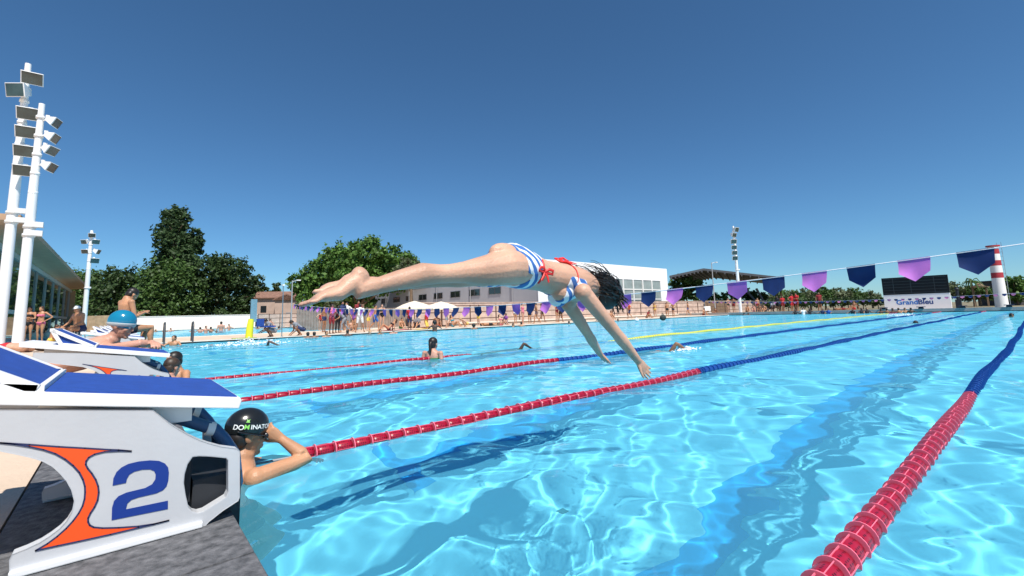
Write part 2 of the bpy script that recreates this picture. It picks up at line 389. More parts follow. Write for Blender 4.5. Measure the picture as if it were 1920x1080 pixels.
    b.bar((ap[0], yk0, ap[1]), (ap[0], yk1, ap[1]), .02, .02); b.bar((ft[0]+.004, yk0, ft[1]), (ft[0]+.004, yk1, ft[1]), .016, .014)
    b.build('kick_plate_frame', white_m, kp)
    # backstroke grip: bent tube under the front edge
    gz = top(.2)-.075
    for y in (BY+.10, BY+BW-.10):
        g = [VY(*q, BY+.14) for q in ((300, 772), (330, 778), (372, 792), (398, 800), (415, 818), (434, 846))]; g = [(p[0], y, p[2]-ZB) for p in g]
        b = MB(); b.tube(g+[(g[-1][0]+.01, y, g[-1][2]-.08)], [.016]*7, 10, round_=True); gp = b.build('grip', grip_m, root)
        b = MB(); b.tube([np.array(g[2])*.3+np.array(g[3])*.7-np.array([.008, 0, 0]), np.array(g[3])], .0185, 10); b.build('clamp', white_m, gp)
    b = MB(); b.tube([(g[-1][0], BY+.11, g[-1][2]), (g[-1][0], BY+BW-.12, g[-1][2])], .014, 10); b.build('grip_bar', grip_m, root)
    b = MB(); b.box((.215, BY+BW/2, .02), (.11, BW-.10, .16)); b.box((.14, BY+BW/2, .1), (.03, BW-.1, .1)); b.build('splash_board', dark_m, root)
    return root
blk = start_block('2', 'white starting block numbered 2 in blue, with orange swoosh and empty blue tread')
blk.location.y = 0
blk3 = start_block('3', 'white starting block behind block 2, under the forearms of the teal-capped swimmer'); blk3.location.y = 2.48
for k, lab in ((2, 'white starting block just behind the teal-capped swimmer, its raised blue kick plate showing'), (3, 'third starting block beyond block 2, partly hidden by a teal cap'), (4, 'small starting block seen between the teal cap and the old man'), (5, 'most distant white starting block, under the sitting bare-backed young man')):
    c = copy_tree(blk3); c.location.y = 2.48*(k+1); c['label'] = lab
    for ch in [q for q in COL.objects if q.parent == c and q.name.startswith('side_panel')]:
        for n_ in [q for q in COL.objects if q.parent == ch and q.name.startswith('number')]: bpy.data.objects.remove(n_)
# low blocks on the far turning wall
def far_block():
    r = empty('starting_block', (50.45, 0, .3), 0, 'x', 'starting block', 'starting blocks on the far turning wall')
    b = MB(); b.box((0, 0, .06), (.36, .34, .12), taper=.8); b.build('pedestal', dark_m, r)
    b = MB(); b.box((.02, 0, .15), (.62, .52, .055)); b.build('platform', M('navy_block', (.012, .025, .07), .6), r)
    return r
fb = far_block()
fx = [(k, L+1.24) for k, L in enumerate(LANES[:-1])]
ordn = ['first', 'second', 'third', 'fourth', 'fifth', 'sixth', 'seventh', 'eighth', 'ninth']
for k, y in fx[:5]:
    o = fb if k == 0 else copy_tree(fb); o.location.y = y
    o['label'] = 'dark far starting block on the turning wall, %s from the lighthouse end' % ordn[k]

# ------------------------------------------------------------------ lane ropes
red_m = bpy.data.materials.new('red_float'); red_m.use_nodes = True
def dotted(m, base, dot, sc):
    n = m.node_tree; b = n.nodes['Principled BSDF']; b.inputs['Roughness'].default_value = .35
    tc = n.nodes.new('ShaderNodeTexCoord'); v = n.nodes.new('ShaderNodeTexVoronoi'); v.inputs['Scale'].default_value = sc; v.inputs['Randomness'].default_value = .25
    n.links.new(tc.outputs['Object'], v.inputs['Vector']); r = n.nodes.new('ShaderNodeValToRGB'); r.color_ramp.elements[0].position = .28; r.color_ramp.elements[1].position = .34
    r.color_ramp.elements[0].color = (*dot, 1); r.color_ramp.elements[1].color = (*base, 1)
    n.links.new(v.outputs['Distance'], r.inputs['Fac']); n.links.new(r.outputs[0], b.inputs['Base Color'])
dotted(red_m, (.34, .005, .026), (.05, .001, .006), 70)
redrim_m = M('red_rim', (.84, .17, .25), .35, .08, 20)
bluef_m = bpy.data.materials.new('blue_float'); bluef_m.use_nodes = True; dotted(bluef_m, (.010, .055, .26), (.004, .02, .1), 62)
bluerim_m = M('blue_rim', (.016, .10, .40), .35, .08, 20)
yel_m = M('yellow_float', (.72, .66, .07), .45, .1, 8); yelrim_m = M('yellow_rim', (.85, .83, .3), .4)
LF, RF = .116, .049
def float_mesh(seg, near):
    """one anti-wave disc: perforated drum with vanes, outer flange and seam"""
    b = MB()
    b.lathe([(.012, -LF/2+.004), (RF-.010, -LF/2+.006), (RF-.006, -.02), (RF-.006, .02), (RF-.010, LF/2-.006), (.012, LF/2-.004)], (0, 0, 0), seg, 0, True, 0)
    b.lathe([(RF-.026, -LF/2+.001), (RF+.002, -LF/2+.001), (RF+.002, -LF/2+.007), (RF-.008, -LF/2+.009)], (0, 0, 0), seg, 1, False, 0)
    if near:
        for k in range(4):
            a = 2*PI*(k+.2)/4; w = .004
            b.bar((-LF/2+.012, math.cos(a)*(RF-.006), math.sin(a)*(RF-.006)), (LF/2, math.cos(a)*(RF-.006), math.sin(a)*(RF-.006)), .003, .005, 1, up=(0, math.cos(a), math.sin(a)))
    return b
fm_near = {}; 
def get_float(kind, near):
    k = (kind, near)
    if k not in fm_near:
        m = {'red': (red_m, redrim_m), 'blue': (bluef_m, bluerim_m), 'yellow': (yel_m, yelrim_m)}[kind]
        o = float_mesh(20 if near else 10, near).build('float', list(m)); fm_near[k] = o.data; bpy.data.objects.remove(o)
    return fm_near[k]
X_CH = 5.66
rope_info = [(0, 'blue', 'lane rope nearest the camera, red floats turning blue at the right edge'), (1, 'blue', 'red then blue lane rope passing under the hands of the diver'), (2, 'blue', 'red then blue lane rope crossing behind the arms of the diver'), (3, 'yellow', 'thin red lane rope that runs on as a yellow line in mid pool')]
for k, col2, lab in rope_info:
    Y = LANES[k+1]; root = empty('lane_rope', (PX0, Y, .012), 0, lab, 'lane rope', 'lane ropes stretched along the pool')
    yw = lambda x: .025*math.sin(x*.35+k*1.7)+.012*math.sin(x*1.1+k)
    zw = lambda x: .010*math.sin(x*2.1+k*2.)-((.03 if x < 5.4 else .085)*max(0., 1-max(0., x-9.5)/2.) if k == 3 else 0)
    b = MB(); b.tube([(x, yw(x), zw(x)) for x in np.linspace(0, 50, 90)], .007, 6); b.build('cable', M('cable', (.3, .3, .32), .5), root)
    n0 = .62 if k else .3; i = 0; rest = {}
    x = n0
    while x < 49.8:
        kind = 'red' if x+PX0 < X_CH or x > 45 else col2
        near = (k < 2 and x < 9)
        yaw = math.atan2(yw(x+.1)-yw(x-.1), .2)
        roll = random.uniform(-.5, .5)
        if i < (99 if k < 3 else 70):
            me = get_float(kind, near); o = bpy.data.objects.new('float', me); COL.objects.link(o); o.parent = root
            o.location = (x, yw(x), zw(x)); o.rotation_euler = (roll, -.02*math.cos(x*2.1), yaw)
        else:
            V = np.array([v.co for v in get_float(kind, False).vertices]) if kind not in rest else rest[kind][0]
            if kind not in rest: rest[kind] = [V, [tuple(p.vertices) for p in get_float(kind, False).polygons], [p.material_index for p in get_float(kind, False).polygons], MB()]
            bb = rest[kind][3]; o0 = len(bb.v); bb.v += [tuple(q) for q in (V+np.array([x, yw(x), zw(x)]))]
            bb.f += [tuple(a+o0 for a in f) for f in rest[kind][1]]; bb.m += rest[kind][2]; bb.s += [False]*len(rest[kind][1])
        i += 1; x += LF+.001
    for kind, (V, fs, ms, bb) in rest.items():
        m = {'red': [red_m, redrim_m], 'blue': [bluef_m, bluerim_m], 'yellow': [yel_m, yelrim_m]}[kind]
        o = bb.build('float_chain', m, root, fix=False); o['kind'] = 'stuff'

# ------------------------------------------------------------------ pennant strings
pur_m = M('purple_cloth', (.66, .25, .70), .7, .1, 5); nvy_m = M('navy_cloth', (.02, .055, .21), .7, .12, 5); pnk_m = M('pink_cloth', (.62, .24, .46), .7, .1, 5)
for m in (pur_m, nvy_m, pnk_m):
    n = m.node_tree; b_ = n.nodes['Principled BSDF']; tr = n.nodes.new('ShaderNodeBsdfTranslucent'); mx = n.nodes.new('ShaderNodeMixShader'); mx.inputs[0].default_value = .42
    src = b_.inputs['Base Color'].links[0].from_socket; n.links.new(src, tr.inputs[0]); n.links.new(b_.outputs[0], mx.inputs[1]); n.links.new(tr.outputs[0], mx.inputs[2]); n.links.new(mx.outputs[0], n.nodes['Material Output'].inputs[0])
cord_m = M('white_cord', (.8, .82, .85), .6)
# heights of the cord above the water read off the photograph across the pool
XP = 5.5
samp = [(1900, 462), (1830, 470), (1710, 487), (1610, 500), (1515, 511), (1437, 520), (1367, 530), (1304, 538), (1252, 545), (1202, 550), (1000, 570), (900, 574), (790, 579), (690, 581), (600, 576), (556, 571)]
cy_ = sorted([(float(VX(x, y, XP)[1]), float(VX(x, y, XP)[2])) for x, y in samp])
poly = np.polyfit([c[0] for c in cy_], [c[1] for c in cy_], 4)
def pennants(X, ys, fz, label, colors, first, step=.40, w=.23, h=.205, end=None):
    root = empty('pennant_string', (X, 0, 0), 0, label, 'pennant string')
    b = MB(); b.tube([(0, y, fz(y)) for y in np.linspace(ys[0], ys[1], 90)], .006, 6); b.build('cord', cord_m, root)
    y = ys[0]+first; i = 0
    while y < ys[1]-.1:
        s = (fz(y+.1)-fz(y-.1))/.2; bend = random.uniform(-.03, .03); tw = random.uniform(-.12, .12); sway = random.uniform(-.10, .03)*.6; fold = random.choice([0, 0, .03])
        vs = []; fs = []; nu, nv = 8, 6
        for iv in range(nv+1):
            for iu in range(nu+1):
                u = iu/nu*2-1; v = iv/nv
                edge = .60+.40*(1-abs(u))
                du = u*w/2*(1-.05*v); dz = -h*v*edge
                dx = sway*v*v+bend*math.cos(u*1.6)*v+tw*du*v+fold*math.sin(v*3)*(1-u*u)
                vs.append((dx, du, dz+s*du))
        for iv in range(nv):
            for iu in range(nu):
                a = iv*(nu+1)+iu; fs.append((a, a+1, a+nu+2, a+nu+1))
        n = len(vs); vs2 = [(p[0]+.0015, p[1], p[2]) for p in vs]
        fs += [tuple(q+n for q in f[::-1]) for f in fs]
        b = MB(); b.add(vs+vs2, fs, 0, True); b.bar((0, -w/2, s*-w/2+.0), (0, w/2, s*w/2), .009, .016, 0)
        o = b.build('pennant', colors[i % 2], root, fix=False); o.location = (0, y, fz(y))
        i += 1; y += step
    return root
fz = lambda y: float(np.polyval(poly, min(max(y, -1.5), 20.6)))+(0 if y > -1.5 else (-1.5-y)*.05)
# align with the flag at (1830, 470)
yf = float(VX(1828, 472, XP)[1]); ys0 = -1.9; fst = (yf-ys0) % .8
pennants(XP, (ys0, 20.9), fz, 'near string of navy and purple pennants sagging across the whole pool', [nvy_m, pur_m] if True else None, fst if fst < .8 else 0)
fz2 = lambda y: 1.13+.0022*(y-9)**2
pennants(45.5, (-1.9, 22.3), fz2, 'distant string of small pink and navy pennants in front of the scoreboard', [nvy_m, pnk_m], .3, .41, .22, .17)
b = None
pp = GY(548, 0, 0)
def flag_post(X, Y, h, label):
    r = empty('flag_post', (X, Y, .05), 0, label, 'post', 'posts holding the pennant strings')
    b = MB(); b.tube([(0, 0, 0), (0, 0, h)], .022, 8); b.lathe([(.07, 0), (.07, .02), (.03, .04)]); b.build('pole', steel_m, r)
    b = MB(); b.box((.0, 0, h+.03), (.10, .16, .07)); b.build('cap', white_m, r)
flag_post(XP, 20.95+1.72, 2.35, 'slim steel post with white cap holding the near pennants at the far poolside')
flag_post(45.5, 22.72, 1.7, 'short steel post at the end of the distant pink pennants')
# ------------------------------------------------------------------ trees
bark_m = M('bark', (.16, .11, .07), .9, .3, 6, .5, 30)
def leaf_mat(name, c):
    m = bpy.data.materials.new(name); m.use_nodes = True; n = m.node_tree; b = n.nodes['Principled BSDF']; b.inputs['Roughness'].default_value = .55
    b.inputs['Specular IOR Level'].default_value = .35
    ge = n.nodes.new('ShaderNodeNewGeometry'); r = n.nodes.new('ShaderNodeValToRGB')
    r.color_ramp.elements[0].color = (*[q*.55 for q in c], 1); r.color_ramp.elements[1].color = (*[min(1, q*1.45) for q in c], 1)
    tc = n.nodes.new('ShaderNodeTexCoord'); t = n.nodes.new('ShaderNodeTexNoise'); t.inputs['Scale'].default_value = .55; t.inputs['Detail'].default_value = 3
    n.links.new(tc.outputs['Object'], t.inputs['Vector'])
    mx = n.nodes.new('ShaderNodeMath'); mx.operation = 'MULTIPLY_ADD'; mx.inputs[1].default_value = .5
    n.links.new(ge.outputs['Random Per Island'], mx.inputs[0]); n.links.new(t.outputs['Fac'], mx.inputs[2]); mx.inputs[1].default_value = .55
    sb = n.nodes.new('ShaderNodeMath'); sb.operation = 'SUBTRACT'; sb.inputs[1].default_value = .25; n.links.new(mx.outputs[0], sb.inputs[0])
    n.links.new(sb.outputs[0], r.inputs['Fac']); n.links.new(r.outputs[0], b.inputs['Base Color'])
    tr = n.nodes.new('ShaderNodeBsdfTranslucent'); n.links.new(r.outputs[0], tr.inputs[0]); ms = n.nodes.new('ShaderNodeMixShader'); ms.inputs[0].default_value = .22
    n.links.new(b.outputs[0], ms.inputs[1]); n.links.new(tr.outputs[0], ms.inputs[2]); n.links.new(ms.outputs[0], n.nodes['Material Output'].inputs[0])
    return m
leaf_dark = leaf_mat('leaf_dark', (.042, .078, .022)); leaf_mid = leaf_mat('leaf_mid', (.065, .125, .028)); leaf_green = leaf_mat('leaf_green', (.085, .17, .030)); leaf_olive = leaf_mat('leaf_olive', (.13, .16, .08)); leaf_tall = leaf_mat('leaf_tall', (.050, .092, .032))
def tree(name, label, base, blobs, leaf, mat, n, group=None, cat='tree', trunk=None, clump=.0, seed=0):
    """blobs: (dx along the picture, dz up, dy away, rx, rz) in metres from the base; leaves gather in clumps on every blob"""
    r = np.random.default_rng(seed+int(abs(base[0])*7)); root = empty(name, base, 0, label, cat, group)
    right = np.array([_FH[1], -_FH[0], 0]); away = _FH
    tot = sum(b[3]*b[4] for b in blobs); V = []; cen = []
    for dx, dz, dy, rx, rz in blobs:
        c0 = right*dx+away*dy+np.array([0, 0, dz]); cen.append((c0, rx, rz)); k = int(n*rx*rz/tot); cs = clump or max(.35, .32*min(rx, rz))
        nc = max(6, int(k/26)); u = r.normal(size=(nc, 3)); u /= np.linalg.norm(u, axis=1)[:, None]; rad = r.uniform(.5, 1.2, nc)[:, None]
        C_ = c0+u*rad*np.array([rx, rx*.85, rz])
        pick = r.integers(0, nc, k); off = r.normal(size=(k, 3))*cs*.45; P = C_[pick]+off
        keep = P[:, 2] > .15; P = P[keep]; k = len(P)
        nr = r.normal(size=(k, 3))+.8*(P-c0)/np.array([rx, rx, rz])+np.array([0, 0, .5]); nr /= np.linalg.norm(nr, axis=1)[:, None]
        t = np.cross(nr, r.normal(size=(k, 3))); t /= np.linalg.norm(t, axis=1)[:, None]; w = np.cross(nr, t)
        s = leaf*r.uniform(.6, 1.35, k)[:, None]
        V.append(np.stack([P-t*s*.5, P-w*s*.32+t*s*.05, P+t*s*.55, P+w*s*.32+t*s*.05], 1).reshape(-1, 3))
    V = np.concatenate(V); Fq = np.arange(len(V)).reshape(-1, 4)
    mesh_obj('crown', V, Fq, mat, root, False)
    b = MB(); H = max(c[0][2] for c in cen); tr = trunk or max(.06, H*.028)
    low = min(cen, key=lambda c: np.hypot(c[0][0], c[0][1])); topz = low[0][2]
    b.tube([(0, 0, -.1), (.03*H*.3, 0, topz*.35), (low[0][0]*.5, low[0][1]*.5, topz*.75), low[0]], [tr*1.25, tr, tr*.7, tr*.35], 9)
    for c, rx, rz in cen:
        for q in range(3):
            e = c+r.normal(size=3)*np.array([rx, rx, rz])*.45; b.tube([np.array([low[0][0]*.3, low[0][1]*.3, topz*.5]), (c*.55+e*.3+np.array([0, 0, topz*.1])), e], [tr*.5, tr*.3, tr*.08], 6)
    b.build('trunk', bark_m, root)
    return root
def blobs_px(base_px, d, L):
    """crown blobs measured in the photograph: (x, y, rx, ry in pixels, dy metres)"""
    s = d/CF; out = []
    for x, y, rx, ry, dy in L:
        k = (d+dy)/CF; out.append(((x-base_px)*k, ZAT(GD(x, d+dy), y), dy, rx*k, ry*k))
    return out
def ptree(name, label, x, d, L, leaf, mat, n, group=None, **k):
    return tree(name, label, GD(x, d, .05), blobs_px(x, d, L), leaf, mat, n, group, **k)
ptree('tall_tree', 'tallest dark tree, column-shaped, rising above the others behind the white wall', 322, 78, [(318, 412, 20, 22, 0), (314, 445, 26, 30, 0), (349, 455, 13, 24, 1), (306, 478, 24, 24, 1), (338, 486, 24, 22, 0), (320, 515, 34, 22, 0)], .55, leaf_tall, 15000)
ptree('broad_tree', 'dense broad tree directly below the tall dark column tree', 312, 72, [(300, 520, 34, 28, 0), (335, 530, 34, 34, -1), (300, 560, 44, 34, 0), (345, 572, 34, 30, 0), (262, 566, 28, 34, 1), (300, 590, 60, 18, 0)], .5, leaf_mid, 13000, 'trees behind the white wall')
ptree('spreading_tree', 'dark spreading tree right of the tall one, its crown overhanging to the right', 405, 76, [(385, 500, 34, 24, 0), (425, 505, 34, 24, 0), (405, 530, 48, 24, 0), (390, 560, 34, 30, 0), (432, 560, 30, 34, 1), (446, 520, 18, 18, 0), (410, 590, 60, 18, 0)], .5, leaf_dark, 14000, 'trees behind the white wall')
ptree('hedge_tree', 'low dark tree behind the bare-backed young man, left of the broad tree', 222, 74, [(205, 535, 34, 28, 0), (240, 540, 30, 34, 0), (225, 570, 44, 28, 0), (225, 592, 50, 18, 0)], .5, leaf_dark, 9000, 'trees behind the white wall')
ptree('hedge_tree', 'leafy tree behind the far floodlight mast near the glass building', 150, 86, [(125, 530, 26, 22, 0), (160, 545, 28, 34, 0), (185, 530, 22, 22, 0), (150, 575, 50, 24, 0)], .5, leaf_mid, 9000, 'trees behind the white wall')
ptree('hedge_tree', 'tree reflected in and standing past the glass wall at the left edge', 60, 105, [(40, 500, 40, 34, 0), (90, 530, 40, 34, 0), (60, 560, 60, 34, 0)], .6, leaf_dark, 7000, 'trees behind the white wall')
ptree('slim_tree', 'slim upright tree between the spreading tree and the tiled house', 474, 82, [(474, 535, 15, 18, 0), (480, 560, 18, 24, 0), (462, 570, 16, 24, 0), (470, 588, 20, 16, 0)], .5, leaf_dark, 4500)
ptree('small_tree', 'tiny distant tree top showing above the tiled roof', 517, 120, [(517, 540, 7, 9, 0), (505, 548, 8, 6, 0)], .6, leaf_tall, 900)
ptree('plane_tree', 'big round bright green tree behind the foot of the diver', 668, 66, [(690, 480, 44, 28, 0), (640, 490, 38, 30, 0), (740, 492, 34, 24, 0), (600, 520, 32, 30, 0), (665, 520, 50, 34, -1), (568, 535, 22, 22, 0), (720, 520, 44, 26, 1), (605, 560, 40, 28, 0), (660, 560, 40, 24, 0), (768, 500, 16, 14, 0)], .55, leaf_green, 24000)
ptree('dry_shrub', 'yellowish feathery shrub poking up by the sole of the foot', 618, 60, [(612, 548, 10, 12, 0), (622, 560, 10, 12, 0)], .35, leaf_olive, 900, cat='shrub')
ptree('dry_shrub', 'yellowish shrub top behind the calf of the diver', 770, 62, [(760, 492, 12, 8, 0), (772, 498, 14, 10, 0), (755, 520, 20, 24, 1)], .35, leaf_olive, 1800, cat='shrub')
# right-hand side
ptree('canopy_tree', 'bushy green tree under the left end of the dark canopy', 1290, 78, [(1280, 532, 24, 13, 0), (1308, 545, 22, 16, 0), (1270, 555, 20, 16, 0)], .45, leaf_mid, 4500)
ptree('canopy_tree', 'low green bush behind the fence between the hanging pennants', 1335, 80, [(1325, 560, 22, 12, 0), (1350, 562, 20, 10, 0), (1370, 558, 16, 12, 0)], .4, leaf_green, 2600, cat='bush')
ptree('canopy_tree', 'dark bank of shrubs right of the floodlight mast, under the canopy end', 1420, 82, [(1402, 552, 16, 14, 0), (1425, 560, 22, 10, 0)], .4, leaf_dark, 2600, cat='bush')
olives = [(1462, 555, 18, 11, 'ragged olive tree just right of the dark canopy'), (1492, 556, 15, 12, 'olive tree behind the red-shirted bathers'), (1520, 553, 15, 13, 'olive tree below the purple pennant, second past the red shirts'), (1548, 551, 15, 13, 'olive tree midway between the canopy and the scoreboard'), (1578, 551, 16, 13, 'olive tree under the navy pennant'), (1608, 553, 14, 13, 'olive tree just past the navy pennant towards the scoreboard'), (1636, 556, 17, 13, 'olive tree touching the left side of the scoreboard')]
for i, (x, y, rx, ry, lab) in enumerate(olives):
    ptree('olive_tree', lab, x, 66+i*2, [(x-5, y, rx*.8, ry*.8, 0), (x+7, y+3, rx*.7, ry*.8, 0), (x, y+8, rx, ry*.6, 0)], .34, leaf_olive if i % 2 == 0 else leaf_mid, 2200, 'olive trees behind the far end', trunk=.14, seed=i)
ptree('olive_tree', 'dusty olive tree right behind the scoreboard edge', 1800, 64, [(1797, 545, 14, 14, 0), (1812, 552, 16, 12, 0)], .34, leaf_olive, 2200, 'olive trees behind the far end', trunk=.14)
ptree('olive_tree', 'dark shrub at the foot of the lighthouse tower', 1838, 62, [(1835, 548, 18, 10, 0), (1855, 552, 14, 9, 0)], .34, leaf_mid, 2000, 'olive trees behind the far end', trunk=.12)
ptree('olive_tree', 'green tree at the right edge past the lighthouse tower', 1908, 62, [(1905, 536, 18, 15, 0), (1925, 540, 18, 18, 0), (1908, 555, 20, 8, 0)], .4, leaf_green, 3000, 'olive trees behind the far end', trunk=.14)
bl = [(1450+i*14, 572-i*.42, 11, 5, 0) for i in range(15)]
for i, (x, y, rx, ry, _) in enumerate(bl[::2]):
    ptree('low_hedge', 'low clipped shrub along the far fence, %s from the canopy' % ordn[i], x, 60+i, [(x, y-2, 15, 6, 0)], .28, leaf_dark, 1000, 'low shrubs along the far fence', cat='shrub', trunk=.05, seed=i)
def palm(label, x, d, htop, seed):
    base = GD(x, d, .05); root = empty('palm_tree', base, 0, label, 'palm tree', 'small palms near the far end'); r = np.random.default_rng(seed)
    h = ZAT(base, htop); b = MB(); b.tube([(0, 0, 0), (.05, 0, h*.5), (0, .05, h*.82)], [.16, .12, .1], 8); b.build('trunk', bark_m, root)
    b = MB()
    for k in range(16):
        a = 2*PI*k/16+r.uniform(-.2, .2); el = r.uniform(.1, 1.1); L = h*.38
        pts = [np.array([0, 0, h*.82])+L*t*np.array([math.cos(a)*math.cos(el), math.sin(a)*math.cos(el), math.sin(el)-1.2*t*t*.8]) for t in (0, .3, .6, 1)]
        for j in range(3):
            s = nz(np.cross(pts[j+1]-pts[j], (0, 0, 1)))*.16*(1-.25*j); dr = np.array([0, 0, -.10])
            b.add([pts[j], pts[j]+s+dr, pts[j+1]+s*.7+dr, pts[j+1]], [(0, 1, 2, 3)]); b.add([pts[j], pts[j]-s+dr, pts[j+1]-s*.7+dr, pts[j+1]], [(3, 2, 1, 0)])
    b.build('crown', leaf_mid, root, fix=False)
palm('spiky palm in front of the first olive trees', 1468, 58, 540, 3)
palm('tall palm between the scoreboard and the lighthouse tower', 1827, 60, 518, 5)

# ------------------------------------------------------------------ buildings and walls
hall_m = M('hall_shade', (.42, .42, .45), .85, .05, .6)  # shade of the white hall's long side, put into the wall colour
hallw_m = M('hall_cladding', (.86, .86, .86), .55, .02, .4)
glass_m = M('dark_glass', (.018, .022, .026), .06, spec=.9)
paneg_m = M('curtain_glass', (.25, .29, .28), .15, .25, .8, spec=.7)
frame_m = M('pale_frame', (.7, .7, .68), .5)
brick_m = M('terracotta_wall', (.54, .41, .34), .85, .22, 1.6, .2, 30)
cream_m = M('cream_render', (.46, .34, .28), .9, .1, 1.2)
wood_m = M('brown_boards', (.23, .15, .095), .8, .2, 4, .2, 20)
tilew_m = M('roof_tiles', (.22, .12, .085), .85, .3, 3, .3, 18)
whitew_m = M('white_wall', (.80, .78, .74), .85, .05, .8, .1, 20)
rail_m = M('brown_rail', (.13, .07, .05), .5)
# hall: long side with shade in its grey colour and a row of small windows, bright side with a big glazed wall
c = GY(1010, 33.5, 0); hx, hy = float(c[0]), 33.5
top_h = CH+(horizon(1090)-493)*float(np.dot(GY(1090, hy)-_O, _FH))/CF
hx2 = float(GY(1253, hy)[0]); hy2 = float(VX(648, horizon(648), hx)[1])
hall = empty('sports_hall', (hx, hy, 0), 0, 'long white sports hall with grey shaded side and a grid of tall windows', 'building')
b = MB(); th = top_h
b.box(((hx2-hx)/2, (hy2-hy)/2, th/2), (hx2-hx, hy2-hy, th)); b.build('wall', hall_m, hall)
bz0 = CH+(horizon(1200)-525)*float(np.dot(GY(1200, hy)-_O, _FH))/CF
b = MB()
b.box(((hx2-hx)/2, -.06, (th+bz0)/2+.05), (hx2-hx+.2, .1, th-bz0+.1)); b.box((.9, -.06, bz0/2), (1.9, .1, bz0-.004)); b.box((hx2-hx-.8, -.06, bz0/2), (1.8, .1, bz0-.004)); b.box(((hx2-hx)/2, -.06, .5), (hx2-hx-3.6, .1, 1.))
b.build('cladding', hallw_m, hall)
b = MB(); b.box(((hx2-hx)/2, (hy2-hy)/2+.2, th+.06), (hx2-hx+.5, hy2-hy, .12)); b.build('roof', M('hall_roof', (.5, .5, .5), .7), hall)
gx0, gx1 = 1.9, hx2-hx-1.7; nb = 10
for i in range(nb):
    a = gx0+(gx1-gx0)*i/nb; w_ = (gx1-gx0)/nb
    b = MB(); b.box((a+w_/2, -.03, (1+bz0)/2), (w_, .04, bz0-1)); w = b.build('window', paneg_m, hall)
    f = MB(); f.box((a, -.09, (1+bz0)/2), (.22, .1, bz0-1.004))
    for z in np.linspace(1, bz0, 4)[1:3]: f.box((a+w_/2, -.085, z), (w_-.24, .07, .14))
    f.build('frame', frame_m, w)
wpx = [(690, 565), (701, 559), (721, 555), (744, 552.6), (768, 550), (793, 547), (822, 544), (854, 541), (890, 539), (928, 537)]
for x, y in wpx:
    p = VX(x, y, hx); yy = float(p[1])-hy; zz = float(p[2])
    b = MB(); b.box((-.02, yy, 3.5), (.08, 2.0 if x > 700 else 1.6, .75)); w = b.build('window', glass_m, hall)
    f = MB()
    for q in (-1.05, 0, 1.05): f.box((-.05, yy+q, 3.5), (.06, .08, .8))
    f.build('frame', M('dark_frame', (.08, .08, .09), .5), w)
b = MB()
for y in np.linspace(4, hy2-hy-2, 7): b.tube([(-.08, y, 0), (-.08, y, th-.3)], .06, 6)
b.build('downpipe', M('grey_pipe', (.3, .3, .32), .6), hall)
# tiled house
hp = GD(515, 78, 0); s = 78/CF
ho = empty('tiled_house', hp, CYAW-PI/2+.25, 'small pink house with a brown tiled roof between the trees', 'house')
b = MB(); b.box((0, 3, 2.3), (6.4, 6, 4.6)); b.box((2.2, -.8, 2.1), (3.6, 2.2, 4.2)); b.build('wall', cream_m, ho)
def gable(b, cx, cy2, z, wx, wy, h, ov=.4, m=0, axis='x'):
    x0, x1, y0, y1 = cx-wx/2-ov, cx+wx/2+ov, cy2-wy/2-ov, cy2+wy/2+ov
    if axis == 'x':
        P = [(x0, y0, z), (x1, y0, z), (x1, y1, z), (x0, y1, z), (x0, (y0+y1)/2, z+h), (x1, (y0+y1)/2, z+h)]; Fs = [(0, 1, 5, 4), (2, 3, 4, 5), (0, 4, 3), (1, 2, 5)]
    else:
        P = [(x0, y0, z), (x1, y0, z), (x1, y1, z), (x0, y1, z), ((x0+x1)/2, y0, z+h), ((x0+x1)/2, y1, z+h)]; Fs = [(0, 3, 5, 4), (1, 4, 5, 2), (0, 4, 1), (3, 2, 5)]
    t = len(P); P2 = [(p[0], p[1], p[2]-.14) for p in P]; b.add(P+P2, Fs+[tuple(i+t for i in f[::-1]) for f in Fs]+[(0, 1, 1+t, t), (1, 2, 2+t, 1+t), (2, 3, 3+t, 2+t), (3, 0, t, 3+t)], m)
b = MB(); gable(b, 0, 3, 4.75, 6.4, 6, 1.2); b.build('roof', tilew_m, ho)
b = MB(); gable(b, 2.2, -.8, 4.35, 3.6, 2.2, .9, .3, 0, 'y'); b.build('porch_roof', tilew_m, ho)
b = MB(); b.box((2.6, -1.93, 1.05), (.9, .06, 2.1)); b.build('door', M('grey_door', (.25, .26, .28), .6), ho)
b = MB(); b.box((-1.8, -.03, 2.8), (.9, .06, 1.1)); b.build('window', glass_m, ho)
# white wall behind the leisure pool
b = MB(); wa = GY(140, 64); wb = GY(481, 64); b.box(((wa[0]+wb[0])/2, 64, .82), (wb[0]-wa[0], .3, 1.55)); b.box(((wa[0]+wb[0])/2, 64, 1.62), (wb[0]-wa[0]+.1, .4, .06))
tag(b.build('garden_wall', whitew_m), 'long plain white wall behind the second pool below the trees', 'wall')
b = MB(); wa = GY(482, 52.5); wb = GY(566, 52.5); b.box(((wa[0]+wb[0])/2, 52.5, .75), (wb[0]-wa[0], .3, 1.4))
tag(b.build('brick_wall', brick_m), 'low reddish wall in front of the tiled house', 'wall')
b = MB(); wa = GY(556, 33); wb = GY(768, 33)
n = 46
for i in range(n):
    x = wa[0]+(wb[0]-wa[0])*(i+.5)/n; b.box((x, 33, .8), ((wb[0]-wa[0])/n-.02, .05, 1.46+.02*random.random()))
for z in (.4, 1.2): b.box(((wa[0]+wb[0])/2, 33.05, z), (wb[0]-wa[0], .05, .1))
tag(b.build('board_fence', M('weathered_boards', (.26, .21, .18), .85, .2, 3)), 'dull grey-brown board fence behind the row of navy and purple pennants', 'fence')
b = MB(); wa = GY(768, 32); wb = GY(1452, 32); L_ = wb[0]-wa[0]
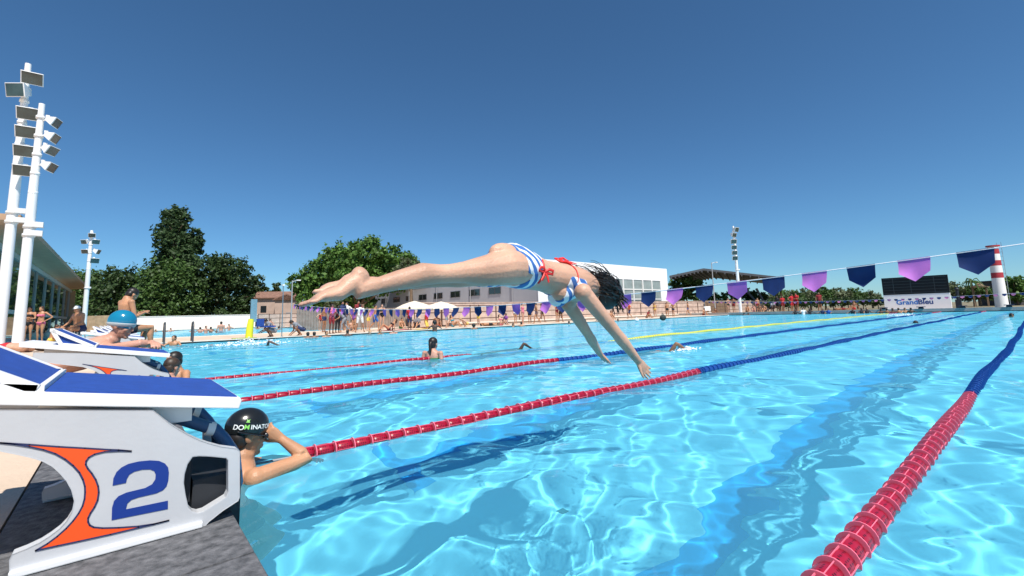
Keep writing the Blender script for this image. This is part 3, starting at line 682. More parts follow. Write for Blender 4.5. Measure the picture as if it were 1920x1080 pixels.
b.box(((wa[0]+wb[0])/2, 32, .95), (L_, .3, 1.8)); b.box(((wa[0]+wb[0])/2, 32, 1.88), (L_+.1, .4, .06))
tag(b.build('terracotta_wall', brick_m), 'long pale terracotta wall along the far side of the pool', 'wall')
b = MB(); wa2 = GY(1322, 31.6); wb2 = GY(1366, 31.6)
for i in range(14): b.box((wa2[0]+(wb2[0]-wa2[0])*(i+.5)/14, 31.6, .95), ((wb2[0]-wa2[0])/14-.03, .06, 1.75))
tag(b.build('wooden_gate', wood_m), 'brown slatted wooden gate panel in the terracotta wall', 'gate')
rl = empty('railing', (0, 29.5, .06), 0, 'long thin brown railing with three rails before the terracotta wall', 'railing')
b = MB(); xa = float(GY(770, 29.5)[0]); xb = float(GY(1450, 29.5)[0])
for z in (.5, 1.0, 1.5): b.tube([(xa, 0, z), (xb, 0, z)], .035, 6)
b.build('rail', rail_m, rl)
for i in range(int((xb-xa)/2.6)+1):
    b = MB(); b.box((xa+i*2.6, 0, .78), (.07, .07, 1.56)); b.build('post', rail_m, rl)
rl2 = empty('railing', (0, 50.5, .06), 0, 'distant thin railing in front of the low reddish wall by the house', 'railing')
b = MB(); xa = float(GY(484, 50.5)[0]); xb = float(GY(600, 50.5)[0])
for z in (.5, 1.0, 1.4): b.tube([(xa, 0, z), (xb, 0, z)], .03, 6)
b.build('rail', rail_m, rl2)
for i in range(7):
    b = MB(); b.box((xa+i*(xb-xa)/6, 0, .73), (.06, .06, 1.46)); b.build('post', rail_m, rl2)
b = MB(); xa = float(GY(842, 28.6)[0]); xb = float(GY(1330, 28.6)[0]); b.box(((xa+xb)/2, 28.6, .24), (xb-xa, .5, .1)); b.box(((xa+xb)/2, 28.7, .12), (xb-xa, .3, .13))
tag(b.build('stone_bench', pale_m), 'long low pale stone ledge running along the foot of the railing', 'ledge')
# canopy roof
cp = empty('canopy', (0, 0, 0), 0, 'big dark open canopy roof on slanting posts behind the pool', 'canopy')
f1 = [VD(1255, 517, 74), VD(1319, 503, 74), VD(1462, 519, 74)]; f2 = [p+np.array([20., 8., 0]) for p in f1]
b = MB(); t = np.array([0, 0, .35]); V = f1+f2+[p-t for p in f1]+[p-t for p in f2]
b.add(V, [(0, 1, 4, 3), (1, 2, 5, 4), (6, 9, 10, 7), (7, 10, 11, 8), (0, 6, 7, 1), (1, 7, 8, 2), (3, 4, 10, 9), (4, 5, 11, 10), (0, 3, 9, 6), (2, 8, 11, 5)])
b.build('roof', M('canopy_steel', (.07, .075, .085), .6, .15, 1), cp)
b = MB()
for k in range(9):
    u = (k+.5)/9
    for a, c in ((0, 1), (1, 2)):
        q = f1[a]*(1-u)+f1[c]*u; e = f2[a]*(1-u)+f2[c]*u; b.bar(q-[0, 0, .48], e-[0, 0, .48], .16, .24)
b.build('beam', M('canopy_beam', (.12, .12, .13), .6), cp)
for (x, y) in ((1262, 0), (1330, 0), (1448, 0), (1400, 1)):
    p = GD(x, 82 if y == 0 else 90, 0); b = MB(); b.tube([p, p+np.array([0, 0, 4.4])], .16, 8); b.build('post', M('canopy_beam', (.12, .12, .13), .6), cp)
for x0, x1 in ((1395, 1432), (1418, 1440)):
    p = GD(x1, 80, .2); q = VD(x0, 541, 80); b = MB(); b.bar(p, q, .3, .3); b.build('brace', M('canopy_beam', (.12, .12, .13), .6), cp)
# glass building, left edge
gx = -5.
def gpt(x, y): return VX(x, y, gx)
ya, yb = float(VX(-60, horizon(-60), gx)[1]), float(VX(131, horizon(131), gx)[1])
gb_ = empty('glass_building', (gx, ya, 0), 0, 'low glass-walled building with a tan wooden roof overhang at the left edge', 'building')
Lg = yb-ya; ztop = 5.1
b = MB(); b.box((-.2, Lg/2, 2.6), (.1, Lg, 4.9)); gw = b.build('glass_wall', M('mirror_glass', (.03, .04, .035), .03, spec=1.), gb_)
b = MB()
b.box((-.1, Lg/2, 1.75), (.14, Lg, .22)); b.box((-.1, Lg/2, 5.0), (.14, Lg, .3))
for i in range(9): b.box((-.11, Lg*(i+.5)/9, 2.6), (.1, .1, 4.8))
b.build('mullion', M('grey_frame', (.42, .41, .38), .5), gw)
b = MB(); 
so_ = [(-4., ztop+.1), (1.3, ztop+.36), (1.3, ztop+.62), (-4., ztop+.5)]
b.add([(x, -1, z) for x, z in so_]+[(x, Lg+1.4, z) for x, z in so_], [(0, 1, 2, 3), (7, 6, 5, 4)]+[(i, (i+1) % 4, (i+1) % 4+4, i+4) for i in range(4)])
b.build('roof', M('soffit_boards', (.42, .27, .17), .75, .12, 2), gb_)
b = MB(); b.box((0, Lg-.3, 2.6), (.5, .5, 5.)); b.build('corner_post', M('tan_post', (.55, .36, .2), .7, .1, 2), gb_)
b = MB(); b.box((-2.4, Lg-.1, 2.6), (4, .3, 5.)); b.build('end_wall', cream_m, gb_)
# wooden windbreak
p0 = GD(125, 46, .06); p1 = GD(205, 46, .06); b = MB()
for i in range(30):
    q = p0+(p1-p0)*(i+.5)/30; b.box((q[0], q[1], .95), (.16, .04, 1.7))
tag(b.build('slat_screen', M('tan_slats', (.42, .30, .19), .8, .2, 3)), 'tan slatted wooden screen behind the old man in the white cap', 'screen')
# scoreboard
XS = 53.
def sbp(x, y): return VX(x, y, XS)
ys = [float(VX(x, horizon(x), XS)[1]) for x in (1658, 1783)]
zt_ = float(sbp(1720, 518)[2]); zm_ = float(sbp(1720, 551)[2]); yc_ = sum(ys)/2; wS = ys[0]-ys[1]
sbo = empty('scoreboard', (XS, yc_, .05), 0, 'black electronic scoreboard on a white base with blue lettering', 'scoreboard')
b = MB(); b.box((.15, 0, (zt_+zm_)/2-.05), (.3, wS, zt_-zm_)); bd = b.build('board', M('black_board', (.006, .008, .011), .6, spec=.2), sbo)
b = MB()
for i in range(6): b.box((-.006, 0, zm_-.05+(zt_-zm_)*(i+.5)/6), (.012, wS-.2, .035))
for q in (-.3, .05, .32): b.box((-.004, wS*q, (zt_+zm_)/2-.05), (.008, .04, zt_-zm_-.1))
b.build('display_row', M('display_grey', (.022, .03, .038), .6), bd)
b = MB(); b.box((.17, 0, (zm_-.05)/2), (.3, wS, zm_-.06)); bs = b.build('base_panel', M('base_white', (.74, .76, .80), .6, .03, 1), sbo)
ztx = float(sbp(1720, 566.5)[2])-.05
for word, c_, off, mt in (('Grand', .62, .62, M('letter_blue', (.02, .16, .55), .5)), ('Bleu', .62, -.62, M('letter_navy', (.012, .05, .22), .5))):
    V, Fs = text_mesh(word, .58, .016); b = MB(); b.add([(.012, -v[0]+off, v[1]+ztx) for v in V], Fs); b.build('lettering', mt, bs, fix=False)
b = MB(); b.box((.2, 0, .02), (.6, wS+.1, .04)); b.build('plinth', pale_m, sbo)
# lighthouse
lp = GD(1877, 52, .05); s = 52/CF
lh = empty('lighthouse', lp, 0, 'red and white banded lighthouse-shaped tower with a flat top', 'tower')
Ht = CH+(horizon(1875)-463)*s; red2 = M('red_band', (.42, .035, .05), .6, .1, 2); zs = [CH+(horizon(1875)-y)*s for y in (571, 522, 512, 499, 489, 477, 467, 463)]
zs[0] = 0
rad = lambda z: .56-.10*min(1, z/Ht)
cols = [hallw_m, red2, hallw_m, red2, hallw_m, red2, hallw_m]
for i in range(7):
    b = MB(); b.lathe([(rad(zs[i]), zs[i]), (rad(zs[i+1]), zs[i+1])], (0, 0, 0), 20, 0, True); b.build('band', cols[i], lh)
b = MB(); b.lathe([(.0, Ht+.16), (.60, Ht+.16), (.60, Ht), (.4, Ht-.02), (0, Ht-.02)], (0, 0, 0), 20, 0, False); b.build('cap', red2, lh)
b = MB(); right = np.array([_FH[1], -_FH[0], 0]); dr = right*.75
for k in (-.12, .12): b.tube([dr+_FH*k*2, dr+_FH*k*2+np.array([0, 0, Ht+.5])], .025, 6)
for z in np.arange(.3, Ht, .5): b.tube([dr-_FH*.24+[0, 0, z], dr+_FH*.24+[0, 0, z]], .016, 5)
for z in (1.2, 2.6, 4.): b.tube([dr+[0, 0, z], [0, 0, z]], .02, 5)
b.build('ladder', steel_m, lh)
b = MB(); q = GD(1905, 66, 0); b.box((0, 0, 1.8), (7, 4, 3.5)); b.box((0, 0, 3.6), (7.6, 4.6, .15)); o = b.build('low_building', M('dark_shed', (.06, .055, .055), .8, .2, 1)); o.location = q; o.rotation_euler.z = CYAW-PI/2
tag(o, 'dark flat-roofed hut behind the lighthouse tower', 'hut')
b = MB(); q = GD(1840, 60, 0)
for sx in (-.9, .9):
    for sy in (-.6, .6): b.tube([(sx, sy, 0), (sx, sy, 2.6)], .05, 6)
b.box((0, 0, 2.62), (2.2, 1.6, .1)); b.box((0, 0, 2.9), (1.8, 1.2, .45), taper=.2); o = b.build('thatched_shelter', wood_m); o.location = q
tag(o, 'small dark pitched shelter left of the lighthouse tower', 'shelter')
q = GD(1797, 53.5, .05); o = empty('lifebuoy_post', q, 0, 'dark post with bulky base right beside the scoreboard', 'post')
b = MB(); b.box((0, 0, .5), (.7, .5, 1.0)); b.tube([(0, 0, 1), (0, 0, 2.1)], .14, 8); b.ell((0, 0, 2.2), (.2, .2, .2)); b.build('post', M('post_dark', (.015, .02, .03), .5), o)
# ------------------------------------------------------------------ floodlight masts and lamp posts
mast_m = M('mast_white', (.82, .82, .82), .4, .03, 2)
lens_m = M('lamp_glass', (.05, .075, .07), .12, .3, 3, spec=.8)
house_m = M('lamp_housing', (.72, .73, .73), .4, .04, 3)
def floodlight(parent, z, side, aim_rz, tilt, s=1.):
    rt = Matrix.Rotation(aim_rz, 4, 'Z')@Matrix.Rotation(tilt, 4, 'Y')
    def X(p): return np.array(Matrix.Translation(side)@rt@Vector(p))
    b = MB(); d, w, h = .34*s, .52*s, .40*s
    # housing: deep box narrowing to the back, opening forward (+x)
    P = [(0, -w*.25, -h*.22), (0, w*.25, -h*.22), (0, w*.25, h*.22), (0, -w*.25, h*.22), (d, -w/2, -h/2), (d, w/2, -h/2), (d, w/2, h/2), (d, -w/2, h/2)]
    b.add([X(p) for p in P], [(0, 3, 2, 1), (0, 1, 5, 4), (1, 2, 6, 5), (2, 3, 7, 6), (3, 0, 4, 7)])
    i = .9; P = [(d, -w/2, -h/2), (d, w/2, -h/2), (d, w/2, h/2), (d, -w/2, h/2), (d+.012, -w/2*i, -h/2*i), (d+.012, w/2*i, -h/2*i), (d+.012, w/2*i, h/2*i), (d+.012, -w/2*i, h/2*i)]
    b.add([X(p) for p in P], [(0, 1, 5, 4), (1, 2, 6, 5), (2, 3, 7, 6), (3, 0, 4, 7)])
    b.tube([np.array([0, 0, z]), X((.02, 0, 0))], .03*s, 6); b.box(X((-.05*s, 0, .1*s)), (.12*s, .1*s, .1*s))
    o = b.build('floodlight', house_m, parent)
    b = MB(); i = .88; b.add([X(p) for p in [(d+.006, -w/2*i, -h/2*i), (d+.006, w/2*i, -h/2*i), (d+.006, w/2*i, h/2*i), (d+.006, -w/2*i, h/2*i)]], [(0, 1, 2, 3)]); b.build('lens', lens_m, o)
def mast(x, d, ytop, label, heads, r=.13, brackets=(), rsc=1.):
    base = GD(x, d, .06 if d > 25 else .3); h = ZAT(base, ytop)-base[2]
    root = empty('floodlight_mast', base, 0, label, 'floodlight mast', 'white floodlight masts')
    b = MB(); b.tube([(0, 0, 0), (0, 0, h*.55), (0, 0, h)], [r*1.1, r, r*.62], 14); b.lathe([(r*2, 0), (r*2, .03), (r*1.1, .05)], seg=12)
    for z in (h*.62, h*.7, h*.78, h*.86, h*.94): b.lathe([(r*.72, z-.04), (r*.95, z-.04), (r*.95, z+.04), (r*.72, z+.04)], seg=12)
    b.build('pole', mast_m, root)
    rx = np.array([_FH[1], -_FH[0], 0])
    for (y, dx, aim, tilt, s) in heads:
        z = ZAT(base, y)-base[2]; side = rx*dx+np.array([0, 0, z+.02]); floodlight(root, z-.04, side, CYAW+aim, tilt, s)
    for y in brackets:
        z = ZAT(base, y)-base[2]; b = MB(); q = rx*.22; b.tube([(0, 0, z), q+[0, 0, z]], .03, 6); b.box(q+[0, 0, z+.03], (.22, .16, .14)); b.lathe([(r*.9, z-.06), (r*1.25, z-.06), (r*1.25, z+.02), (r*.9, z+.02)], seg=12); b.build('camera_bracket', house_m, root)
    return root
# aim angles: 180 degrees turns a lamp face towards the photographer
mast(0, 12.5, 120, 'taller left floodlight mast with six square lamps facing the pool', [(148, .22, -PI*.78, .45, .9), (176, .05, -PI*.98, .2, 1.0), (213, .22, -PI*.80, .45, .9), (247, .22, -PI*.80, .45, .86), (282, .22, -PI*.80, .45, .84), (318, .24, -PI*.80, .45, .8)], .112, (398, 415))
mast(36, 12.0, 195, 'slightly shorter left floodlight mast with four lamps turned to the right', [(225, .20, -PI*.38, .45, .66), (254, .20, -PI*.38, .45, .66), (277, .20, -PI*.45, .55, .66), (309, .20, -PI*.40, .45, .66)], .105, (424, 440))
mast(157, 40, 432, 'distant white floodlight mast rising behind the old man in the white cap', [(452, .35, -PI*.7, .4, 1.1), (452, -.35, -PI, .4, 1.0), (470, .35, -PI*.4, .4, 1.1), (470, -.3, -PI*.9, .4, 1.), (487, .4, -PI*.7, .4, 1.2), (440, .1, -PI*.8, .4, 1.)], .17, (540,))
mast(1388, 50.2, 424, 'white floodlight mast standing at the far poolside beside the canopy', [(430, .0, -PI*.85, .3, 1.3), (440, -.25, -PI*.9, .3, 1.2), (452, -.28, -PI, .3, 1.3), (463, -.28, -PI, .3, 1.2), (473, -.28, -PI, .3, 1.2), (483, -.28, -PI, .3, 1.2)], .15, (506,))
def lamp_post(x, d, ytop, label):
    base = GD(x, d, .05); h = ZAT(base, ytop); rx = np.array([_FH[1], -_FH[0], 0])
    r = empty('street_lamp', base, 0, label, 'street lamp'); b = MB(); b.tube([(0, 0, 0), (0, 0, h)], [.08, .05], 8); b.build('pole', M('pole_grey', (.33, .34, .35), .5), r)
    b = MB(); b.tube([(0, 0, h-.1), rx*.5+[0, 0, h+.02]], .03, 6); b.box(rx*.62+[0, 0, h+.02], (.4, .22, .1)); b.build('lamp_head', house_m, r)
lamp_post(1341, 60, 493, 'thin grey lamp post in front of the dark canopy')
lamp_post(546, 46, 527, 'thin lamp post with white head in front of the tiled house')
# ------------------------------------------------------------------ parasols, hoist, rails, loose things
cream2 = M('parasol_cloth', (.80, .70, .55), .8, .05, 4)
def parasol(x, d, ytop, label):
    base = GD(x, d, .06); h = ZAT(base, ytop); r = empty('parasol', base, random.random(), label, 'parasol', 'cream parasols by the fence')
    R0 = 1.32; b = MB(); nseg = 24; vs = []; fs = []
    for i, (k, z) in enumerate(((.02, h), (.3, h-.10), (.62, h-.24), (.88, h-.42), (1, h-.50), (1.0, h-.62))):
        for j in range(nseg):
            a = 2*PI*j/nseg; sag = 1-.035*(1-abs(math.cos(4*a)))*k; drop = .05*abs(math.sin(4*a)) if i == 5 else 0
            vs.append((math.cos(a)*R0*k*sag, math.sin(a)*R0*k*sag, z+drop))
    for i in range(5):
        for j in range(nseg): fs.append((i*nseg+j, i*nseg+(j+1) % nseg, (i+1)*nseg+(j+1) % nseg, (i+1)*nseg+j))
    b.add(vs, fs, 0, False); b.build('canopy', cream2, r)
    b = MB(); b.tube([(0, 0, 0), (0, 0, h)], .03, 8); b.box((0, 0, .05), (.5, .5, .1)); b.build('pole', wood_m, r)
parasol(777, 31, 566, 'left cream parasol with scalloped edge, tilted over the bathers')
parasol(827, 32.3, 567, 'right cream parasol overlapping its twin behind the pennants')
q = GY(468, 22.75, .06); ph = empty('pool_hoist', q, 0, 'yellow padded pool hoist with grey-blue mast standing at the pool edge', 'pool hoist')
b = MB(); b.tube([(0, 0, 0), (.02, 0, .45), (.06, 0, .85)], [.15, .14, .11], 12); b.build('padding', M('yellow_pad', (.78, .72, .03), .5, .06, 5), ph)
b = MB(); b.box((.14, 0, 1.22), (.24, .12, 1.0)); b.build('mast', M('grey_teal', (.16, .28, .34), .5, .1, 3), ph)
b = MB(); b.box((.42, .1, .68), (.3, .3, .34)); b.box((.75, .1, .5), (.6, .3, .06)); b.build('seat', M('hoist_blue', (.015, .05, .25), .5), ph)
b = MB(); b.box((-.2, -.1, .03), (.9, .3, .05)); b.build('foot_plate', M('plate_green', (.35, .4, .12), .6), ph)
pl = empty('pool_ladder', GY(336, 22.7, .05), 0, 'pair of dark grab rails of a ladder at the far pool edge', 'pool ladder')
for sx in (-.46, .46):
    b = MB(); b.tube([(sx, .3, 0), (sx, .3, .6), (sx, .18, .78), (sx, -.05, .8), (sx, -.22, .65), (sx, -.24, -.4)], .032, 8); b.build('grab_rail', M('rail_dark', (.06, .065, .07), .35), pl)
b = MB(); 
for z in (-.15, -.38): b.box((0, -.24, z), (.92, .1, .03))
b.build('step', steel_m, pl)
def bag(x, d, s, col_, label, z=.06):
    b = MB(); b.ell((0, 0, s*.4), (s*.55, s*.4, s*.42)); b.tube([(-s*.25, 0, s*.7), (-.1*s, 0, s*1.05), (.1*s, 0, s*1.05), (s*.25, 0, s*.7)], s*.05, 6)
    o = b.build('bag', M('cloth_'+label[:12].replace(' ', '_'), col_, .8, .15, 6)); o.location = GD(x, d, z); tag(o, label, 'bag')
bag(117, 22, .45, (.015, .015, .02), 'black bag on the deck beyond the raised kick plate', .06); bag(63, 27, .55, (.7, .62, .45), 'cream bag at the feet of the woman in the dark bikini'); bag(94, 28, .6, (.72, .64, .5), 'larger cream bag beside the seated woman')
bag(1193, 30, .3, (.75, .75, .75), 'white bag on the deck by the walking man in orange'); bag(1242, 32, .5, (.03, .035, .03), 'dark bag lying by the railing'); bag(1093, 30, .4, (.03, .03, .03), 'black bag on the deck near the arm of the diver')
def towel(x, Y, L, col_, label, rz=.2):
    b = MB(); vs = []; fs = []; n = 8
    for i in range(n+1):
        for j in range(4):
            vs.append((L*(i/n-.5), .8*(j/3-.5), .012+.018*random.random()))
    for i in range(n):
        for j in range(3): fs.append((i*4+j, i*4+j+1, i*4+j+5, i*4+j+4))
    b.add(vs, fs, 0, True); o = b.build('towel', M('towel_'+label[:10].replace(' ', '_'), col_, .9, .1, 5)); o.location = GY(x, Y, .065); o.rotation_euler.z = rz; tag(o, label, 'towel')
towel(742, 24.4, 2.2, (.62, .12, .2), 'long pink towel under the sunbathing woman'); towel(795, 24.0, 1.5, (.75, .5, .06), 'yellow towel beside the person kneeling in red'); towel(925, 24.6, 1.9, (.30, .16, .07), 'brown towel under the pair lying by the pool'); towel(28, 11.5, 1.1, (.6, .05, .06), 'red towel on the starting deck at the left edge')
b = MB(); q = GY(1326, 27.5, .06); b.box((0, 0, .75), (.06, .8, .55)); b.box((0, -.3, .25), (.05, .05, .5)); b.box((0, .3, .25), (.05, .05, .5)); o = b.build('notice_board', hallw_m); o.location = q; o.rotation_euler.z = .8
tag(o, 'small white notice board on legs between two seated people', 'notice board')
G_F = 'bathers on the far poolside'; G_W = 'bathers in the water'; G_L = 'bathers at the left end'
# ------------------------------------------------------------------ people
def skin_mat(name, c):
    m = M(name, c, .46, .20, 5., .16, 90, spec=.4, sss=.12); return m
SKIN = {'fair': skin_mat('skin_fair', (.55, .325, .225)), 'tan': skin_mat('skin_tan', (.46, .235, .13)), 'brown': skin_mat('skin_brown', (.30, .145, .08)), 'dark': skin_mat('skin_dark', (.12, .06, .04)), 'pink': skin_mat('skin_pink', (.55, .29, .205))}
HAIR = {'black': M('hair_black', (.016, .011, .008), .45, .3, 20), 'brown': M('hair_brown', (.05, .028, .016), .5, .3, 20), 'blond': M('hair_blond', (.42, .28, .12), .5, .3, 20), 'grey': M('hair_grey', (.45, .44, .42), .6, .2, 20), 'white': M('cap_white', (.8, .79, .76), .6)}
_cm = {}
def cloth_mat(c, name):
    if name not in _cm: _cm[name] = M('cloth_'+name, c, .75, .12, 14, .15, 200)
    return _cm[name]
CLO = {'red': (.50, .018, .025), 'darkred': (.22, .012, .018), 'navy': (.015, .03, .10), 'black': (.014, .014, .017), 'white': (.78, .78, .78), 'grey': (.25, .26, .29), 'orange': (.75, .14, .06), 'yellow': (.75, .55, .10), 'pink': (.70, .16, .26), 'blue': (.02, .11, .42), 'teal': (.01, .30, .42), 'purple': (.22, .06, .28), 'green': (.05, .2, .08)}

def remesh(mb, vox, smooth=3, fac=.5):
    me = bpy.data.meshes.new('tmp'); me.from_pydata(mb.v, [], mb.f)
    import bmesh
    bm = bmesh.new(); bm.from_mesh(me); bmesh.ops.recalc_face_normals(bm, faces=bm.faces); bm.to_mesh(me); bm.free()
    o = bpy.data.objects.new('tmp', me); COL.objects.link(o)
    r = o.modifiers.new('r', 'REMESH'); r.mode = 'VOXEL'; r.voxel_size = vox; r.adaptivity = 0
    if smooth:
        q = o.modifiers.new('s', 'SMOOTH'); q.factor = fac; q.iterations = smooth
    dg = bpy.context.evaluated_depsgraph_get(); ev = o.evaluated_get(dg); m2 = ev.to_mesh()
    n = len(m2.vertices); V = np.empty(n*3); m2.vertices.foreach_get('co', V); V = V.reshape(-1, 3)
    Fs = np.array([tuple(p.vertices) for p in m2.polygons if len(p.vertices) == 4], int)
    ev.to_mesh_clear(); bpy.data.objects.remove(o); bpy.data.meshes.remove(me)
    return V, Fs
def vnormals(V, Fq):
    n = np.cross(V[Fq[:, 2]]-V[Fq[:, 0]], V[Fq[:, 3]]-V[Fq[:, 1]]); N = np.zeros_like(V)
    for k in range(4): np.add.at(N, Fq[:, k], n)
    return N/(np.linalg.norm(N, axis=1)[:, None]+1e-12)
def shell(name, V, Fq, N, mask, off, mat, parent, it=4):
    """clothing: the chosen part of the body surface, lifted a little off the skin, with its rim smoothed"""
    f = Fq[mask]
    if len(f) == 0: return None
    u, inv = np.unique(f, return_inverse=True); f2 = inv.reshape(-1, 4); P = V[u]+N[u]*off
    e = np.concatenate([f2[:, [0, 1]], f2[:, [1, 2]], f2[:, [2, 3]], f2[:, [3, 0]]]); es = np.sort(e, 1)
    uq, cnt = np.unique(es, axis=0, return_counts=True); bd = uq[cnt == 1]
    for _ in range(it):
        S = np.zeros_like(P); c = np.zeros(len(P)); np.add.at(S, bd[:, 0], P[bd[:, 1]]); np.add.at(S, bd[:, 1], P[bd[:, 0]]); np.add.at(c, bd[:, 0], 1); np.add.at(c, bd[:, 1], 1)
        k = c > 1; P[k] = .5*P[k]+.5*S[k]/c[k][:, None]
    # thin hem back to the skin
    n = len(P); hem = P-N[u]*off*1.3; fs = [tuple(q) for q in f2]
    be = set(map(tuple, bd)); 
    dirn = {}
    for a, b_ in e:
        if (min(a, b_), max(a, b_)) in be: dirn[(a, b_)] = 1
    fs += [(b_, a, a+n, b_+n) for a, b_ in dirn]
    return mesh_obj(name, np.concatenate([P, hem]), np.array(fs), mat, parent)

def hand(b, wr, fwd, palm, thumb, s=1., curl=.5, spread=1., fingers=True):
    """palm, four unequal fingers bent at the knuckles and a thumb from the side of the palm"""
    fwd = nz(fwd); thumb = nz(np.asarray(thumb)-fwd*np.dot(thumb, fwd)); palm = nz(np.cross(fwd, thumb)*(1 if np.dot(np.cross(fwd, thumb), palm) > 0 else -1))
    wr = np.asarray(wr, float); kn = wr+fwd*.088*s
    b.tube([wr-fwd*.02*s, wr+fwd*.02*s, wr+fwd*.06*s, kn], [(.024*s, .019*s), (.031*s, .018*s), (.040*s, .0155*s), (.039*s, .013*s)], 12, ref=list([thumb]*4), round_=True)
    if not fingers:
        b.tube([kn-fwd*.02*s, kn+fwd*.045*s+palm*.012*s*curl, kn+fwd*.085*s+palm*.03*s*curl], [(.037*s, .012*s), (.032*s, .011*s), (.016*s, .009*s)], 10, ref=[thumb]*3, round_=True)
    else:
        for o, L, d in ((.030, .070, .10), (.0105, .080, .02), (-.0095, .074, -.05), (-.0285, .058, -.14)):
            p = kn+thumb*o*s-fwd*.006*s; a = curl*.5; pts = [p]; dr = nz(fwd+thumb*d*spread)
            for q, k in enumerate((.45, .30, .25)):
                v = nz(dr*math.cos(a)+palm*math.sin(a)); p = p+v*L*k*s; pts.append(p); a += curl*.75
            b.tube(pts, [.0095*s, .009*s, .0085*s, .0072*s], 8, round_=True)
    p0 = wr+fwd*.028*s+thumb*.026*s+palm*.004*s; d1 = nz(fwd*.75+thumb*.65*spread+palm*.25); p1 = p0+d1*.042*s; p2 = p1+nz(d1+fwd*.5+palm*curl*.3)*.034*s
    b.tube([p0-d1*.02*s, p0, p1, p2], [.015*s, .0135*s, .0105*s, .0085*s], 8, round_=True)
def foot(b, an, toe, up, s=1., toes=False, lat=None, shin=None):
    """heel, arch and ball between ankle and toe tip"""
    an = np.asarray(an, float); toe = np.asarray(toe, float); f = nz(toe-an); up = nz(np.asarray(up)-f*np.dot(up, f)); l = np.cross(up, f); L = np.linalg.norm(toe-an)
    heel = an-f*.045*s-up*.045*s
    b.tube([an+(up if shin is None else shin)*.06*s-f*.01*s, an, an-up*.03*s-f*.008*s], [.036*s, .040*s, .036*s], 10, round_=True)
    b.ell(heel+f*.02*s, (.034*s, .031*s, .034*s), np.stack([f, l, up], 1), 10, 8)
    mid = an+f*L*.38-up*.022*s; ball = an+f*L*.68-up*.040*s
    b.tube([heel+f*.012*s+up*.005*s, an+f*.03*s-up*.03*s, mid, ball, ball+f*L*.10-up*.002*s], [(.030*s, .028*s), (.034*s, .034*s), (.036*s, .030*s), (.043*s, .020*s), (.040*s, .014*s)], 12, ref=[l]*5, round_=True)
    if toes:
        for o, k, r in ((.030, .30, .0125), (.012, .31, .0095), (-.004, .28, .009), (-.019, .25, .0085), (-.033, .21, .008)):
            q = ball+l*o*s*(1 if lat is None else lat)+f*L*.05; b.tube([q, q+f*L*k*.5+up*.004*s, q+f*L*k-up*.004*s], [r*s, r*1.02*s, r*.85*s], 8, round_=True)
    else: b.tube([ball+f*L*.05, ball+f*L*.26-up*.003*s], [(.041*s, .015*s), (.030*s, .010*s)], 12, ref=[l]*2, round_=True)

def head(b, c, fw, up, s=1., detail=True):
    fw = nz(fw); up = nz(np.asarray(up)-fw*np.dot(up, fw)); l = np.cross(up, fw); Rm = np.stack([fw, l, up], 1)
    def E(p, r, seg=12, rg=8): b.ell(c+Rm@np.array(p)*s, tuple(q*s for q in r), Rm, seg, rg)
    E((-.012, 0, .032), (.097, .076, .088), 18, 12); E((.022, 0, -.03), (.068, .063, .078)); E((.030, 0, -.075), (.050, .046, .040))
    E((.062, 0, -.098), (.024, .026, .018))
    if detail:
        E((.074, 0, .022), (.020, .050, .013)); E((.090, 0, -.028), (.020, .0145, .013)); b.tube([c+Rm@np.array((.080, 0, .012))*s, c+Rm@np.array((.096, 0, -.024))*s], [.0085*s, .0115*s], 8, round_=True)
        E((.083, 0, -.058), (.011, .024, .0065)); E((.080, 0, -.071), (.012, .021, .0075))
        for q in (-1, 1):
            E((.058, q*.036, -.030), (.024, .024, .020)); E((-.008, q*.077, -.008), (.021, .007, .031)); E((.0, q*.074, -.026), (.012, .007, .014))
    return Rm
TORSO_M = [(-.10, .085, .085), (-.03, .150, .108), (.0, .163, .112), (.40, .140, .095), (.62, .152, .112), (.82, .170, .118), (.95, .150, .092), (1.05, .075, .066)]
TORSO_F = [(-.10, .085, .085), (-.03, .160, .112), (.0, .172, .114), (.36, .118, .086), (.58, .132, .096), (.80, .148, .104), (.95, .130, .082), (1.05, .062, .058)]
